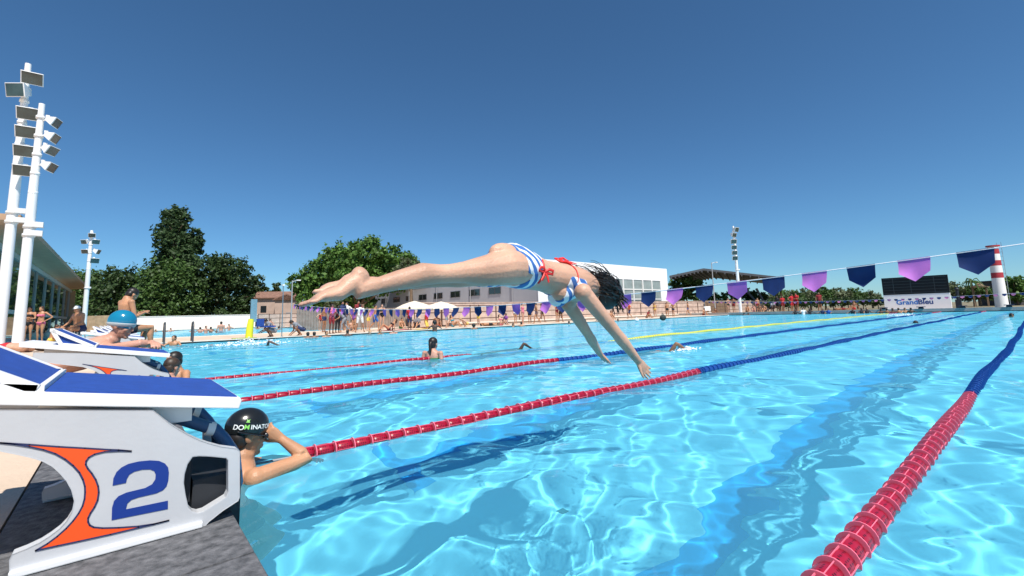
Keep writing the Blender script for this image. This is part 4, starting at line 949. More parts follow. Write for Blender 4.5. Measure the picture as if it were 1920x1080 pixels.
def body(J, vox=.02, sex='m', s=1., fingers=False, toes=False, smooth=3, fat=1., hd=True, curl=.5):
    """one continuous skin over a posed skeleton; returns vertices, quads and the bones used for clothing"""
    b = MB(); A = {k: np.asarray(v, float) for k, v in J.items()}
    sp = [A['pelvis'], A['waist'], A['chest'], A['neckb']]; seg = [0]+list(np.cumsum([np.linalg.norm(sp[i+1]-sp[i]) for i in range(3)])); T = seg[-1]
    def along(t):
        d = t*T
        if d <= 0: return sp[0]+nz(sp[0]-sp[1])*(-d)
        for i in range(3):
            if d <= seg[i+1] or i == 2: return sp[i]+(sp[i+1]-sp[i])*((d-seg[i])/(seg[i+1]-seg[i]))
    hl = nz(A['hipL']-A['hipR']); slr = nz(A['shL']-A['shR'])
    prof = TORSO_M if sex == 'm' else TORSO_F
    fine = np.interp
    ts = np.linspace(-.10, 1.05, 16); w = fine(ts, [p[0] for p in prof], [p[1] for p in prof])*s*fat; dp = fine(ts, [p[0] for p in prof], [p[2] for p in prof])*s*fat
    pts = [along(t) for t in ts]; refs = [nz(hl*(1-min(1, max(0, t)))+slr*min(1, max(0, t))) for t in ts]
    b.tube(pts, list(zip(w, dp)), 20, ref=refs, round_=True)
    up = nz(A['neckb']-A['pelvis']); front = nz(np.cross(hl, nz(A['waist']-A['pelvis'])))*-1
    front = nz(np.cross(nz(A['waist']-A['pelvis']), hl))*-1
    ffd = np.cross(hl, nz(A['waist']-A['pelvis']))       # left x up = forward
    front = nz(ffd); cf = nz(np.cross(slr, nz(A['neckb']-A['chest'])))
    for q, n_ in ((1, 'L'), (-1, 'R')):
        b.ell(A['pelvis']+hl*q*.075*s-front*.034*s-nz(A['waist']-A['pelvis'])*.038*s, (.064*s, .078*s, .115*s), np.stack([front, hl, nz(A['waist']-A['pelvis'])], 1), 12, 9)
        if sex == 'f': b.ell(A['chest']+slr*q*.068*s+cf*.085*s+nz(A['neckb']-A['chest'])*.0*s, (.055*s, .062*s, .058*s), np.stack([cf, slr, np.cross(cf, slr)], 1), 12, 9)
        else: b.ell(A['chest']+slr*q*.075*s+cf*.065*s+nz(A['neckb']-A['chest'])*.04*s, (.045*s, .078*s, .06*s), np.stack([cf, slr, np.cross(cf, slr)], 1), 12, 9)
        h, k, a = A['hip'+n_], A['kn'+n_], A['an'+n_]; g = 1. if sex == 'm' else .98
        fwd_leg = nz(A['toe'+n_]-a); back = nz(np.cross(np.cross(a-k, fwd_leg), a-k)); back = -nz(fwd_leg-nz(a-k)*np.dot(fwd_leg, nz(a-k))) if np.linalg.norm(fwd_leg-nz(a-k)*np.dot(fwd_leg, nz(a-k))) > .2 else -front
        L = lambda p, q2, t: p+(q2-p)*t
        b.tube([h+(h-k)*.08, L(h, k, .15)-front*.010*s, L(h, k, .45), L(h, k, .8), k, L(k, a, .12)+back*.006*s, L(k, a, .32)+back*.018*s, L(k, a, .6)+back*.010*s, L(k, a, .88), a], [r*s*g*fat for r in ((.088, .092, .078, .058, .053, .050, .056, .045, .033, .033) if sex == 'm' else (.086, .091, .075, .051, .044, .043, .050, .041, .031, .031))], 14, round_=True)
        if 'toe'+n_ in A: foot(b, a, A['toe'+n_], A['up'+n_] if 'up'+n_ in A else nz(k-a) if abs(np.dot(nz(k-a), fwd_leg)) < .9 else -back, s, toes, -1 if n_ == 'L' else 1, nz(k-a))
        sh, el, wr = A['sh'+n_], A['el'+n_], A['wr'+n_]; g = 1. if sex == 'm' else .88
        b.ell(sh, (.056*s*g, .056*s*g, .056*s*g), None, 12, 8)
        b.tube([A['neckb']-up*.045*s, sh*.6+A['neckb']*.4-up*.02*s, sh], [.046*s*g, .045*s*g, .050*s*g], 10, round_=True)
        b.tube([sh, L(sh, el, .35), L(sh, el, .75), el, L(el, wr, .25), L(el, wr, .65), wr], [r*s*g for r in (.052, .047, .040, .036, .039, .031, .025)], 12, round_=True)
        hf = A.get('hf'+n_, wr-el); pm = A.get('pm'+n_, -slr*q); tm = A.get('tm'+n_, cf)
        hand(b, wr, hf, pm, tm, s*(.95 if sex == 'm' else .88), J.get('curl'+n_, curl), 1., fingers)
    nk = A['head']-nz(A['hu'])*.05*s; b.tube([A['neckb']-up*.03*s, A['neckb']*.5+nk*.5, nk], [.062*s*(1 if sex == 'm' else .86), .052*s*(1 if sex == 'm' else .86), .052*s*(1 if sex == 'm' else .86)], 12, round_=True)
    Rm = head(b, A['head'], A['hf'], A['hu'], s)
    V, Fq = remesh(b, vox, smooth)
    bones = [('torso', A['pelvis'], A['waist']), ('belly', A['waist'], A['chest']), ('chest', A['chest'], A['neckb']), ('head', A['neckb']+(A['head']-A['neckb'])*.4, A['head'])]
    for n_ in 'LR': bones += [('thigh', A['hip'+n_], A['kn'+n_]), ('shin', A['kn'+n_], A['an'+n_]), ('foot', A['an'+n_], A['toe'+n_]), ('uparm', A['sh'+n_], A['el'+n_]), ('forearm', A['el'+n_], A['wr'+n_]), ('hand', A['wr'+n_], A['wr'+n_]+nz(A['wr'+n_]-A['el'+n_])*.18*s)]
    return V, Fq, bones, A, Rm
RB = {'torso': .13, 'belly': .12, 'chest': .13, 'head': .08, 'thigh': .075, 'shin': .05, 'foot': .04, 'uparm': .045, 'forearm': .035, 'hand': .03}
def nearest_bone(P, bones):
    best = np.full(len(P), 1e9); idx = np.zeros(len(P), int); tt = np.zeros(len(P))
    for i, (n, a, c) in enumerate(bones):
        d = c-a; t = ((P-a)@d)/(d@d); tc = np.clip(t, 0, 1); D = np.linalg.norm(P-(a+tc[:, None]*d), axis=1)/RB[n]
        k = D < best; best[k] = D[k]; idx[k] = i; tt[k] = t[k]
    return np.array([b[0] for b in bones], object)[idx], tt
def wear(kind, V, Fq, N, bones, mat, parent, off=.006):
    P = V[Fq].mean(1); nm, t = nearest_bone(P, bones)
    if kind == 'trunks': m = ((nm == 'torso') & (t < .55)) | ((nm == 'thigh') & (t < .38)); n = 'swim_trunks'
    elif kind == 'shorts': m = ((nm == 'torso') & (t < .75)) | ((nm == 'thigh') & (t < .85)); n = 'shorts'
    elif kind == 'trousers': m = ((nm == 'torso') & (t < .75)) | (nm == 'thigh') | ((nm == 'shin') & (t < .9)); n = 'trousers'
    elif kind == 'briefs': m = ((nm == 'torso') & (t < .35)) | ((nm == 'thigh') & (t < .06)); n = 'bikini_bottom'
    elif kind == 'top': m = ((nm == 'belly') & (t > .72)) | ((nm == 'chest') & (t < .28)); n = 'bikini_top'
    elif kind == 'shirt': m = (nm == 'torso') | (nm == 'belly') | ((nm == 'chest')) | ((nm == 'uparm') & (t < .62)); n = 'shirt'
    elif kind == 'suit': m = ((nm == 'torso')) | (nm == 'belly') | ((nm == 'chest') & (t < .5)); n = 'swimsuit'
    return shell(n, V, Fq, N, m, off, mat, parent)
def hair_cap(A, Rm, s, kind, mat, parent, vox=None):
    b = MB(); c = A['head']
    def E(p, r, z0=-1.): b.ell(c+Rm@np.array(p)*s, tuple(q*s for q in r), Rm, 18, 10, 0, z0)
    if kind == 'cap': E((-.010, 0, .036), (.107, .086, .098), -.18); name = 'swim_cap'
    elif kind == 'hat': E((-.010, 0, .05), (.112, .092, .095), -.05); b.ell(c+Rm@np.array((.07, 0, .05))*s, (.09*s, .075*s, .008*s), Rm, 14, 4); name = 'hat'
    else:
        E((-.026, 0, .045), (.099, .087, .090), -.35); E((-.055, 0, -.01), (.060, .078, .085)); name = 'hair'
        if kind == 'long': b.tube([c+Rm@np.array(p)*s for p in ((-.05, 0, .03), (-.095, 0, -.04), (-.10, 0, -.13), (-.085, 0, -.22))], [.07*s, .07*s, .055*s, .02*s], 10, round_=True)
        if kind == 'tail': b.tube([c+Rm@np.array(p)*s for p in ((-.09, 0, .04), (-.125, 0, .0), (-.12, 0, -.10), (-.11, 0, -.24))], [.03*s, .034*s, .03*s, .012*s], 10, round_=True)
        if kind == 'bun': E((-.10, 0, .07), (.04, .04, .04))
        if kind == 'afro': E((-.03, 0, .05), (.14, .135, .135))
    return b.build(name, mat, parent)

# ---- poses in a local frame: x forward, y to the left, z up, feet on z = 0, about 1.72 m tall
def pose(legs='stand', arms='down', lean=0., hp=0., twist=0.):
    J = dict(pelvis=(0, 0, .95), waist=(.01, 0, 1.12), chest=(-.005, 0, 1.29), neckb=(-.02, 0, 1.47), head=(.01, 0, 1.60), hf=(1, 0, 0), hu=(0, 0, 1))
    Lg = {'stand': [(.09, .92), (.02, .10, .50), (-.02, .11, .085), (.17, .15, .03)]}
    for s, n in ((1, 'L'), (-1, 'R')):
        hip = (0, s*.09, .90)
        if legs == 'stand': kn, an, toe = (.025, s*.10, .50), (-.02, s*.10, .085), (.16, s*.13, .035)
        elif legs == 'walk': kn, an, toe = ((.20, s*.09, .53), (.24, s*.09, .10), (.42, s*.10, .06)) if s > 0 else ((-.05, s*.09, .50), (-.33, s*.09, .16), (-.22, s*.10, .03))
        elif legs == 'sit': hip = (0, s*.09, .12); kn, an, toe = (.36, s*.13, .42), (.58, s*.12, .085), (.76, s*.14, .05)
        elif legs == 'bench': hip = (0, s*.09, .48); kn, an, toe = (.42, s*.12, .50), (.42, s*.12, .085), (.60, s*.14, .035)
        elif legs == 'kneel': hip = (0, s*.09, .46); kn, an, toe = (.12, s*.12, .06), (-.30, s*.10, .06), (-.46, s*.10, .03)
        elif legs == 'crouch': hip = (-.05, s*.10, .30); kn, an, toe = (.32, s*.18, .46), (.06, s*.13, .085), (.24, s*.16, .035)
        elif legs == 'water': kn, an, toe = (.10, s*.10, .50), (-.05, s*.10, .09), (.08, s*.12, .0)
        elif legs == 'apart': kn, an, toe = (.03, s*.17, .50), (-.02, s*.24, .085), (.15, s*.28, .035)
        J['hip'+n], J['kn'+n], J['an'+n], J['toe'+n] = hip, kn, an, toe
    dz = {'sit': -.80, 'bench': -.42, 'kneel': -.44, 'crouch': -.60}.get(legs, 0.); dx = -.05 if legs == 'crouch' else 0.
    for k in ('pelvis', 'waist', 'chest', 'neckb', 'head'): J[k] = (J[k][0]+dx, J[k][1], J[k][2]+dz)
    z = 1.42+dz
    for s, n in ((1, 'L'), (-1, 'R')):
        sh = (-.02+dx, s*.185, z)
        a = arms if not isinstance(arms, tuple) else arms[0 if s > 0 else 1]
        if a == 'down': el, wr = (-.05, s*.25, z-.30), (.02, s*.27, z-.55)
        elif a == 'hips': el, wr = (-.10, s*.42, z-.22), (.06, s*.20, z-.40)
        elif a == 'cross': el, wr = (.06, s*.24, z-.27), (.20, -s*.06, z-.24)
        elif a == 'fwd': el, wr = (.22, s*.22, z-.18), (.46, s*.17, z-.12)
        elif a == 'up': el, wr = (.05, s*.30, z+.26), (.08, s*.24, z+.50)
        elif a == 'head': el, wr = (.10, s*.36, z+.12), (.05, s*.12, z+.22)
        elif a == 'back': el, wr = (-.22, s*.28, z-.26), (-.34, s*.30, z-.52)
        elif a == 'phone': el, wr = (.05, s*.24, z-.28), (.26, s*.10, z-.18)
        elif a == 'knees': el, wr = (.12, s*.26, z-.26), (.36, s*.20, z-.34)
        elif a == 'wide': el, wr = (.05, s*.46, z-.06), (.16, s*.70, z-.10)
        elif a == 'float': el, wr = (.12, s*.36, z-.14), (.30, s*.44, z-.20)
        J['sh'+n], J['el'+n], J['wr'+n] = sh, el, wr
    if lean:
        c, q = math.cos(lean), math.sin(lean); p = np.array(J['pelvis'])
        def rot(v): d = np.array(v)-p; return tuple(p+np.array([c*d[0]+q*d[2], d[1], -q*d[0]+c*d[2]]))
        for k in ('waist', 'chest', 'neckb', 'head', 'shL', 'shR', 'elL', 'elR', 'wrL', 'wrR'): J[k] = rot(J[k])
        J['hf'] = (c, 0, -q); J['hu'] = (q, 0, c)
    if hp:
        f, u = np.array(J['hf']), np.array(J['hu']); J['hf'] = tuple(f*math.cos(hp)-u*math.sin(hp)); J['hu'] = tuple(u*math.cos(hp)+f*math.sin(hp))
        J['head'] = tuple(np.array(J['neckb'])+nz(np.array(J['hu'])*.8+u*.5)*.135+np.array(J['hf'])*.035)
    if twist:
        c, q = math.cos(twist), math.sin(twist); J['hf'] = (c*J['hf'][0]-q*J['hf'][1], q*J['hf'][0]+c*J['hf'][1], J['hf'][2])
    return J
def lie(J, face_up=True, h=.12):
    """lay a standing pose on the ground along +x (head towards +x)"""
    out = {}
    for k, v in J.items():
        x, y, z = v
        if k in ('hf', 'hu'): out[k] = (z, y if not face_up else -y, -x) if not face_up else (z, -y, x)
        else: out[k] = (z-.95, -y, x+h) if face_up else (z-.95, y, -x+h)
    return out
def person(pos, face, J, label, skin='tan', sex='m', s=1., hair='short', hc='black', clothes=(), group=None, vox=.02, z=None, fat=1.):
    """face: world heading in radians of the figure's forward axis"""
    root = empty('person', pos, face, label, 'person', group)
    root.scale = (s, s, s)
    V, Fq, bones, A, Rm = body(J, vox, sex, 1., smooth=2, fat=fat)
    N = vnormals(V, Fq); mesh_obj('body', V, Fq, SKIN[skin], root)
    if hair: hair_cap(A, Rm, 1., hair, HAIR[hc] if hair != 'cap' else cloth_mat(CLO[hc], hc), root)
    for kind, c in clothes: wear(kind, V, Fq, N, bones, cloth_mat(CLO[c], c), root)
    return root
CAMDIR = CYAW+PI                                       # heading that looks back at the photographer
def cam_face(x, off=0.): return CAMDIR-math.atan((x-960)/CF)+off
from mathutils.bvhtree import BVHTree
def finish(name, J, root_at, label, skin, **kw):
    """body from world-space joints, parented to an Empty below the figure"""
    o0 = np.array(root_at, float); Jr = {k: (tuple(np.array(v)-o0) if k[:2] in ('pe', 'wa', 'ch', 'ne', 'he', 'hi', 'kn', 'an', 'to', 'sh', 'el', 'wr') else v) for k, v in J.items()}
    root = empty('person', o0, 0, label, 'person', kw.pop('group', None))
    V, Fq, bones, A, Rm = body(Jr, **kw); N = vnormals(V, Fq)
    mesh_obj('body', V, Fq, SKIN[skin], root)
    return root, V, Fq, N, bones, A, Rm
def bow(b, p, n, t, s):
    """ribbon bow: two loops, knot and two tails"""
    n = nz(n); t = nz(np.asarray(t)-n*np.dot(t, n)); u = np.cross(n, t); p = np.asarray(p, float)+n*.006
    b.ell(p, (.009*s, .009*s, .009*s), None, 8, 6)
    for q in (-1, 1):
        pts = [p, p+t*q*.02*s+u*.014*s+n*.012*s, p+t*q*.045*s+u*.012*s+n*.014*s, p+t*q*.048*s-u*.006*s+n*.006*s, p+t*q*.02*s-u*.006*s+n*.003*s, p]
        b.tube(pts, [(.004*s, .009*s)]*6, 6, ref=[n]*6)
        b.tube([p, p+t*q*.014*s-u*.03*s+n*.006*s, p+t*q*.026*s-u*.055*s+n*.002*s], [(.003*s, .007*s), (.003*s, .008*s), (.002*s, .007*s)], 6, ref=[n]*3)
def ring(bvh, c, axis, ref, rad, a0=0., a1=2*PI, n=48, lift=.003):
    axis = nz(axis); ref = nz(np.asarray(ref)-axis*np.dot(ref, axis)); e = np.cross(axis, ref); out = []
    for i in range(n+1):
        a = a0+(a1-a0)*i/n; d = ref*math.cos(a)+e*math.sin(a); h = bvh.ray_cast(Vector(c+d*rad), Vector(-d), rad)
        if h[0] is not None: out.append(np.array(h[0])+np.array(h[1])*lift)
    return out
stripe_m = bpy.data.materials.new('striped_cloth'); stripe_m.use_nodes = True
n = stripe_m.node_tree; b_ = n.nodes['Principled BSDF']; b_.inputs['Roughness'].default_value = .6
tc = n.nodes.new('ShaderNodeTexCoord'); wv = n.nodes.new('ShaderNodeTexWave'); wv.bands_direction = 'DIAGONAL'; wv.inputs['Scale'].default_value = 7.5; wv.inputs['Distortion'].default_value = 1.2; wv.inputs['Detail'].default_value = 0; wv.inputs['Detail Scale'].default_value = 2.
mp = n.nodes.new('ShaderNodeMapping'); mp.inputs['Scale'].default_value = (1.5, .15, .9); n.links.new(tc.outputs['Object'], mp.inputs[0]); n.links.new(mp.outputs[0], wv.inputs['Vector'])
cr = n.nodes.new('ShaderNodeValToRGB'); cr.color_ramp.elements[0].position = .50; cr.color_ramp.elements[1].position = .54; cr.color_ramp.elements[0].color = (.035, .14, .42, 1); cr.color_ramp.elements[1].color = (.78, .80, .83, 1)
n.links.new(wv.outputs['Fac'], cr.inputs[0]); n.links.new(cr.outputs[0], b_.inputs['Base Color'])
rib_m = M('red_ribbon', (.72, .03, .025), .45, .1, 20)

# ------------------------------------------------------------------ the diver
YC = 1.68
def Q(x, y, dy): return VY(x, y, YC+dy)
J = dict(pelvis=Q(958, 497, 0), waist=Q(1006, 514, 0), chest=Q(1053, 526, 0), neckb=Q(1099, 541, 0), head=Q(1127, 550, .0), hf=(-.52, .36, -.78), hu=(.86, .0, -.5), upR=(0, 0, -1), upL=(0, 0, -1),
    hipR=Q(962, 503, -.085), knR=Q(844, 513, -.085), anR=Q(673, 543, -.08), toeR=Q(583, 590, -.08),
    hipL=Q(964, 503, .085), knL=Q(860, 523, .085), anL=Q(671, 537, .09), toeL=Q(598, 566, .10),
    shR=Q(1093, 548, -.16), elR=Q(1156, 625, -.20), wrR=Q(1196, 676, -.20), shL=Q(1066, 570, .155), elL=Q(1103, 627, .20), wrL=Q(1125, 664, .30),
    hfR=Q(1221, 708, -.2)-Q(1196, 676, -.2), pmR=(0, -1, 0), tmR=(-.8, 0, -.6), hfL=Q(1147, 686, .36)-Q(1125, 664, .30), pmL=(-.5, 0, -.8), tmL=(0, -1, -.2), curlR=.12, curlL=.15)
dv, V, Fq, N, bones, A, Rm = finish('person', J, (J['pelvis'][0], YC, 0), 'woman in a blue and white striped bikini diving headlong over the water', 'fair', vox=.0050, sex='f', s=.95, fingers=True, toes=True, smooth=5, curl=.12)
Pc = V[Fq].mean(1); bvh = BVHTree.FromPolygons([Vector(v) for v in V], [tuple(f) for f in Fq])
hl = nz(A['hipL']-A['hipR']); pu = nz(A['waist']-A['pelvis']); pf = np.cross(hl, pu)
d = Pc-A['pelvis']; u, v, w = d@pu, d@hl, d@pf
near = (np.abs(d) < .35).all(1)
nm, tt = nearest_bone(Pc, bones)
okb = near & ~np.isin(nm, ['uparm', 'forearm', 'hand', 'shin', 'foot'])
back = (w < .005) & (u > -.155) & (u < .105) & (np.abs(v) < .035+(u+.165)*.78)
front = (w >= .005) & (u > -.16) & (u < .085) & (np.abs(v) < .022+np.clip(u+.07, 0, 1)*.85)
shell('bikini_bottom', V, Fq, N, okb & (back | front), .0035, stripe_m, dv, 14)
cu = nz(A['neckb']-A['chest']); sl_ = nz(A['shL']-A['shR']); cfr = np.cross(sl_, cu)
d = Pc-A['chest']; a, l, w = d@cu, d@sl_, d@cfr
cup = (w > .0) & (np.abs(a+.005) < .058-.10*np.clip(.05-w, 0, 1)) & (np.abs(l) < .17) & ~np.isin(nm, ['uparm', 'forearm', 'hand', 'head'])
shell('bikini_top', V, Fq, N, cup, .004, stripe_m, dv, 14)
b = MB()
r_ = ring(bvh, A['chest']-cu*.012, cu, -cfr, .32, -1.75, 1.75); b.tube(r_, .0032, 6); r2 = ring(bvh, A['pelvis']+pu*.092, pu, -pf, .32, .95, 1.85, 16); b.tube(r2, .0065, 6); r3 = ring(bvh, A['pelvis']+pu*.092, pu, -pf, .32, -1.85, -.95, 16); b.tube(r3, .0065, 6)
side = min(r2+r3, key=lambda p: p[1]); sd2 = max(r2+r3, key=lambda p: p[1])
for q in (-1, 1): b.tube([A['chest']+sl_*q*.06*.95+cfr*.10+cu*.05, A['neckb']+sl_*q*.055-cu*.0+cfr*.055, A['neckb']-cfr*.052+cu*.005], .003, 6)
b.build('bikini_string', rib_m, dv); b = MB(); bow(b, side+np.array([0, -.004, -.01]), (0, -1, .1), (1, 0, -.2), .9); b.build('ribbon_bow', rib_m, dv); b = MB(); bow(b, sd2, (0, 1, .1), (1, 0, -.2), .9)
mid = r_[len(r_)//2]; b.build('ribbon_bow', rib_m, dv); b = MB(); bow(b, mid, (0, -.3, 1), (1, .5, 0), 1.35); b.build('ribbon_bow', rib_m, dv)
# wet curly hair thrown up and back
b = MB(); hc_ = A['head']; rr = np.random.default_rng(4)
def E(p, r, z0=-1.): b.ell(hc_+Rm@np.array(p)*.95, tuple(q*.95 for q in r), Rm, 20, 12, 0, z0)
E((-.030, 0, .040), (.100, .088, .094), -.4); E((-.060, 0, -.01), (.060, .080, .088)); E((-.03, 0, .075), (.085, .07, .06)); E((.015, -.055, .02), (.06, .035, .075))
fl = nz(np.array([-.95, -.03, .26]))
for i in range(270):
    q = rr.normal(size=3); q /= np.linalg.norm(q); q[0] = -abs(q[0])*.8-.1; q[2] = q[2]*.8+.25
    p = hc_+Rm@(q*np.array([.105, .088, .098])*.95+np.array([-.02, 0, .03])); L = rr.uniform(.08, .20) if i < 205 else rr.uniform(.22, .38)
    dr = nz(fl*1.2+rr.normal(size=3)*.22+(nz(p-hc_))*.45); pts = [p]; ph = rr.uniform(0, 6.3); k = rr.uniform(22, 40); am = rr.uniform(.006, .014); s1 = nz(np.cross(dr, rr.normal(size=3))); s2 = np.cross(dr, s1)
    for j in range(1, 11):
        t = j/10; g = nz(dr*(1-t)+fl*t*1.3+np.array([-.45, 0, -.22])*t*t); pts.append(pts[-1]+g*L/10+(s1*math.cos(ph+k*t*L*4)+s2*math.sin(ph+k*t*L*4))*am*.75)
    r0 = rr.uniform(.0022, .0052); b.tube(pts, [r0*(1-.75*j/10) for j in range(11)], 5)
for i in range(90):                                      # heavy wet locks hanging over the crown
    q = rr.normal(size=3); q /= np.linalg.norm(q); q[0] = -abs(q[0])*.6+.1; q[2] = abs(q[2])
    p = hc_+Rm@(q*np.array([.105, .09, .10])*.95+np.array([-.02, 0, .03])); dr = nz(nz(p-hc_)*.8+np.array([.25, 0, -.7])*.6+rr.normal(size=3)*.3); pts = [p-dr*.01]; L = rr.uniform(.05, .11)
    for j in range(6): pts.append(pts[-1]+nz(dr+np.array([-.1, 0, -.35])*j*.4+rr.normal(size=3)*.35)*L/6)
    r0 = rr.uniform(.004, .007); b.tube(pts, [r0*(1-.6*j/6) for j in range(7)], 5)
b.build('hair', HAIR['black'], dv)
def eyes(A, Rm, s, root):
    for q in (-1, 1):
        b = MB(); c = A['head']+Rm@np.array((.078, q*.031, -.001))*s; b.ell(c, (.0115*s,)*3, Rm, 12, 8); b.ell(c+Rm@np.array((.0085, 0, 0))*s, (.004*s, .0052*s, .0052*s), Rm, 10, 6, 1)
        b.build('eye', [M('eye_white', (.75, .73, .70), .25), M('iris', (.03, .018, .01), .2)], root)
    b = MB()
    for q in (-1, 1): b.tube([A['head']+Rm@np.array(p)*s for p in ((.086, q*.014, .026), (.085, q*.032, .032), (.072, q*.050, .026))], [.0035*s, .0042*s, .0025*s], 6, round_=True)
    b.build('eyebrow', HAIR['black'], root)
eyes(A, Rm, .95, dv)

# ------------------------------------------------------------------ swimmer holding the rope, black cap
c = VY(465, 813, 2.90); el = VZ(576, 859, .045); wr = VY(529, 824, 2.84)
nb = c+np.array([-.035, 0, -.14])
J = dict(head=c, hf=(.97, .02, -.18), hu=(.16, 0, .98), neckb=nb, chest=nb+np.array([-.05, 0, -.17]), waist=nb+np.array([-.06, .0, -.36]), pelvis=nb+np.array([-.05, 0, -.52]),
    shR=nb+np.array([.045, -.165, -.055]), elR=el, wrR=wr, hfR=VY(500, 806, 2.86)-wr, pmR=(0, 1, 0), tmR=(-.2, .2, -1), curlR=.95,
    shL=nb+np.array([.0, .18, -.06]), elL=nb+np.array([.22, .28, -.12]), wrL=nb+np.array([.36, .12, -.14]),
    hipR=nb+np.array([-.04, -.09, -.56]), knR=nb+np.array([.16, -.12, -.92]), anR=nb+np.array([-.05, -.11, -1.28]), toeR=nb+np.array([.06, -.12, -1.42]), hipL=nb+np.array([-.04, .09, -.56]), knL=nb+np.array([.2, .12, -.9]), anL=nb+np.array([.0, .11, -1.25]), toeL=nb+np.array([.1, .12, -1.4]))
sw_, V, Fq, N, bones, A, Rm = finish('person', J, (nb[0], nb[1], 0), 'swimmer with a black lettered cap resting on the lane rope, hand at his goggles', 'tan', vox=.0050, sex='m', s=.97, fingers=True, smooth=4)
wear('trunks', V, Fq, N, bones, cloth_mat(CLO['black'], 'black'), sw_)
s = 1.0; cr_ = np.array((.108, .088, .100))*s; cc = A['head']+Rm@np.array((-.012, 0, .036))*s
b = MB(); b.ell(cc, tuple(cr_), Rm, 28, 14, 0, -.30); cap_o = b.build('swim_cap', M('latex_black', (.012, .013, .013), .22, .1, 5, spec=.6), sw_)
def on_cap(lon, lat, k=1.012):
    return cc+Rm@(np.array([math.cos(lat)*math.cos(lon), math.cos(lat)*math.sin(lon), math.sin(lat)])*cr_*k)
def cap_text(body_, size, lon0, lat0, mt, spin=0., bold=.006):
    Vt, Ft = text_mesh(body_, size, bold); b = MB()
    b.add([on_cap(lon0+p[0]*math.cos(spin)-p[1]*math.sin(spin), lat0+p[1]*math.cos(spin)+p[0]*math.sin(spin)) for p in Vt], Ft); b.build('cap_lettering', mt, cap_o, fix=False)
wl = M('print_white', (.82, .84, .82), .5); gl = M('print_green', (.25, .62, .12), .5)
cap_text('D', .34, -2.28, .06, wl); cap_text('O', .34, -2.02, .07, wl); cap_text('M', .33, -1.77, .10, gl); cap_text('INATOR', .31, -1.02, .12, wl, .03); cap_text('SWIM TEAM', .13, -1.2, -.10, wl, .03, .002) if False else None
b = MB(); b.add([on_cap(-1.77+x, .36+y) for x, y in ((-.10, -.02), (.10, -.02), (.05, .06), (.09, .16), (0, .10), (-.09, .16), (-.05, .06))], [(0, 1, 2, 4, 6), (2, 3, 4), (4, 5, 6)]); b.build('cap_emblem', gl, cap_o, fix=False)
b = MB(); b.ell(A['head']+Rm@np.array((-.045, 0, -.02)), (.062, .078, .065), Rm, 16, 10); b.build('hair', HAIR['black'], sw_)
b = MB()
for q in (-1, 1): b.ell(A['head']+Rm@np.array((.082, q*.032, .0)), (.020, .026, .018), Rm, 12, 8)
b.tube([A['head']+Rm@np.array(p) for p in ((.092, -.01, .002), (.092, .01, .002))], .004, 6)
for q in (-1, 1): b.tube([A['head']+Rm@np.array(p) for p in ((.072, q*.055, .0), (.04, q*.080, .004), (-.01, q*.093, .012), (-.07, q*.075, .02))], [(.0035, .007)]*4, 6)
b.build('goggles', M('goggle_black', (.015, .016, .02), .15, spec=.7), sw_)

# ------------------------------------------------------------------ man with a teal cap leaning on block 3
c = VY(229, 610, 4.74); nb = c+np.array([-.075, .03, -.125])
ztop = float(VX(450, 745, .25)[2])
def arm(x, y, Y): return VY(x, y, Y)
J = dict(head=c, hf=(.86, -.42, -.26), hu=(.24, -.08, .97), neckb=nb, chest=nb+np.array([-.14, .04, -.11]), waist=nb+np.array([-.29, .10, -.17]), pelvis=nb+np.array([-.42, .15, -.22]),
    shR=nb+np.array([.02, -.17, -.055]), elR=arm(262, 644, 4.50), wrR=arm(293, 646, 4.62), shL=nb+np.array([.05, .17, -.05]), elL=nb+np.array([.30, .22, -.12]), wrL=arm(285, 642, 4.56),
    hfR=(.1, .9, -.1), pmR=(0, 0, -1), tmR=(1, 0, 0), hfL=(.2, -.9, -.1), pmL=(0, 0, -1), tmL=(1, 0, 0), curl=.6)
pv = J['pelvis']
for q, n_ in ((1, 'L'), (-1, 'R')):
    J['hip'+n_] = pv+np.array([0, q*.09, -.04]); J['kn'+n_] = np.array([pv[0]+.28, pv[1]+q*.12, .37]); J['an'+n_] = np.array([pv[0]-.10, pv[1]+q*.10, .36]); J['toe'+n_] = np.array([pv[0]-.27, pv[1]+q*.10, .34])
tm_, V, Fq, N, bones, A, Rm = finish('person', J, (pv[0], pv[1], .3), 'man in a shiny teal swimming cap leaning his forearms over block 3', 'pink', vox=.0055, sex='m', s=.84, fingers=True, smooth=4, curl=.6)
wear('trunks', V, Fq, N, bones, cloth_mat(CLO['navy'], 'navy'), tm_)
cc = A['head']+Rm@np.array((-.010, 0, .031)); teal_m = M('cap_teal', (.008, .20, .34), .16, .1, 4, spec=.7, coat=.5)
b = MB(); b.ell(cc, (.0946, .0785, .0894), Rm, 26, 12, 0, -.5); cap2 = b.build('swim_cap', teal_m, tm_)
b = MB()
ringp = []
for i in range(20):
    lon = -PI*.98+i*PI*1.96/19; lat = -.30+.16*math.cos(lon)
    ringp.append(cc+Rm@(np.array([math.cos(lat)*math.cos(lon), math.cos(lat)*math.sin(lon), math.sin(lat)])*np.array((.111, .092, .105))*.86))
b.tube(ringp, [(.003, .014)]*20, 8, ref=[nz(p-cc) for p in ringp]); b.build('cap_band', M('band_grey', (.42, .47, .48), .5), cap2)
eyes(A, Rm, .84, tm_)

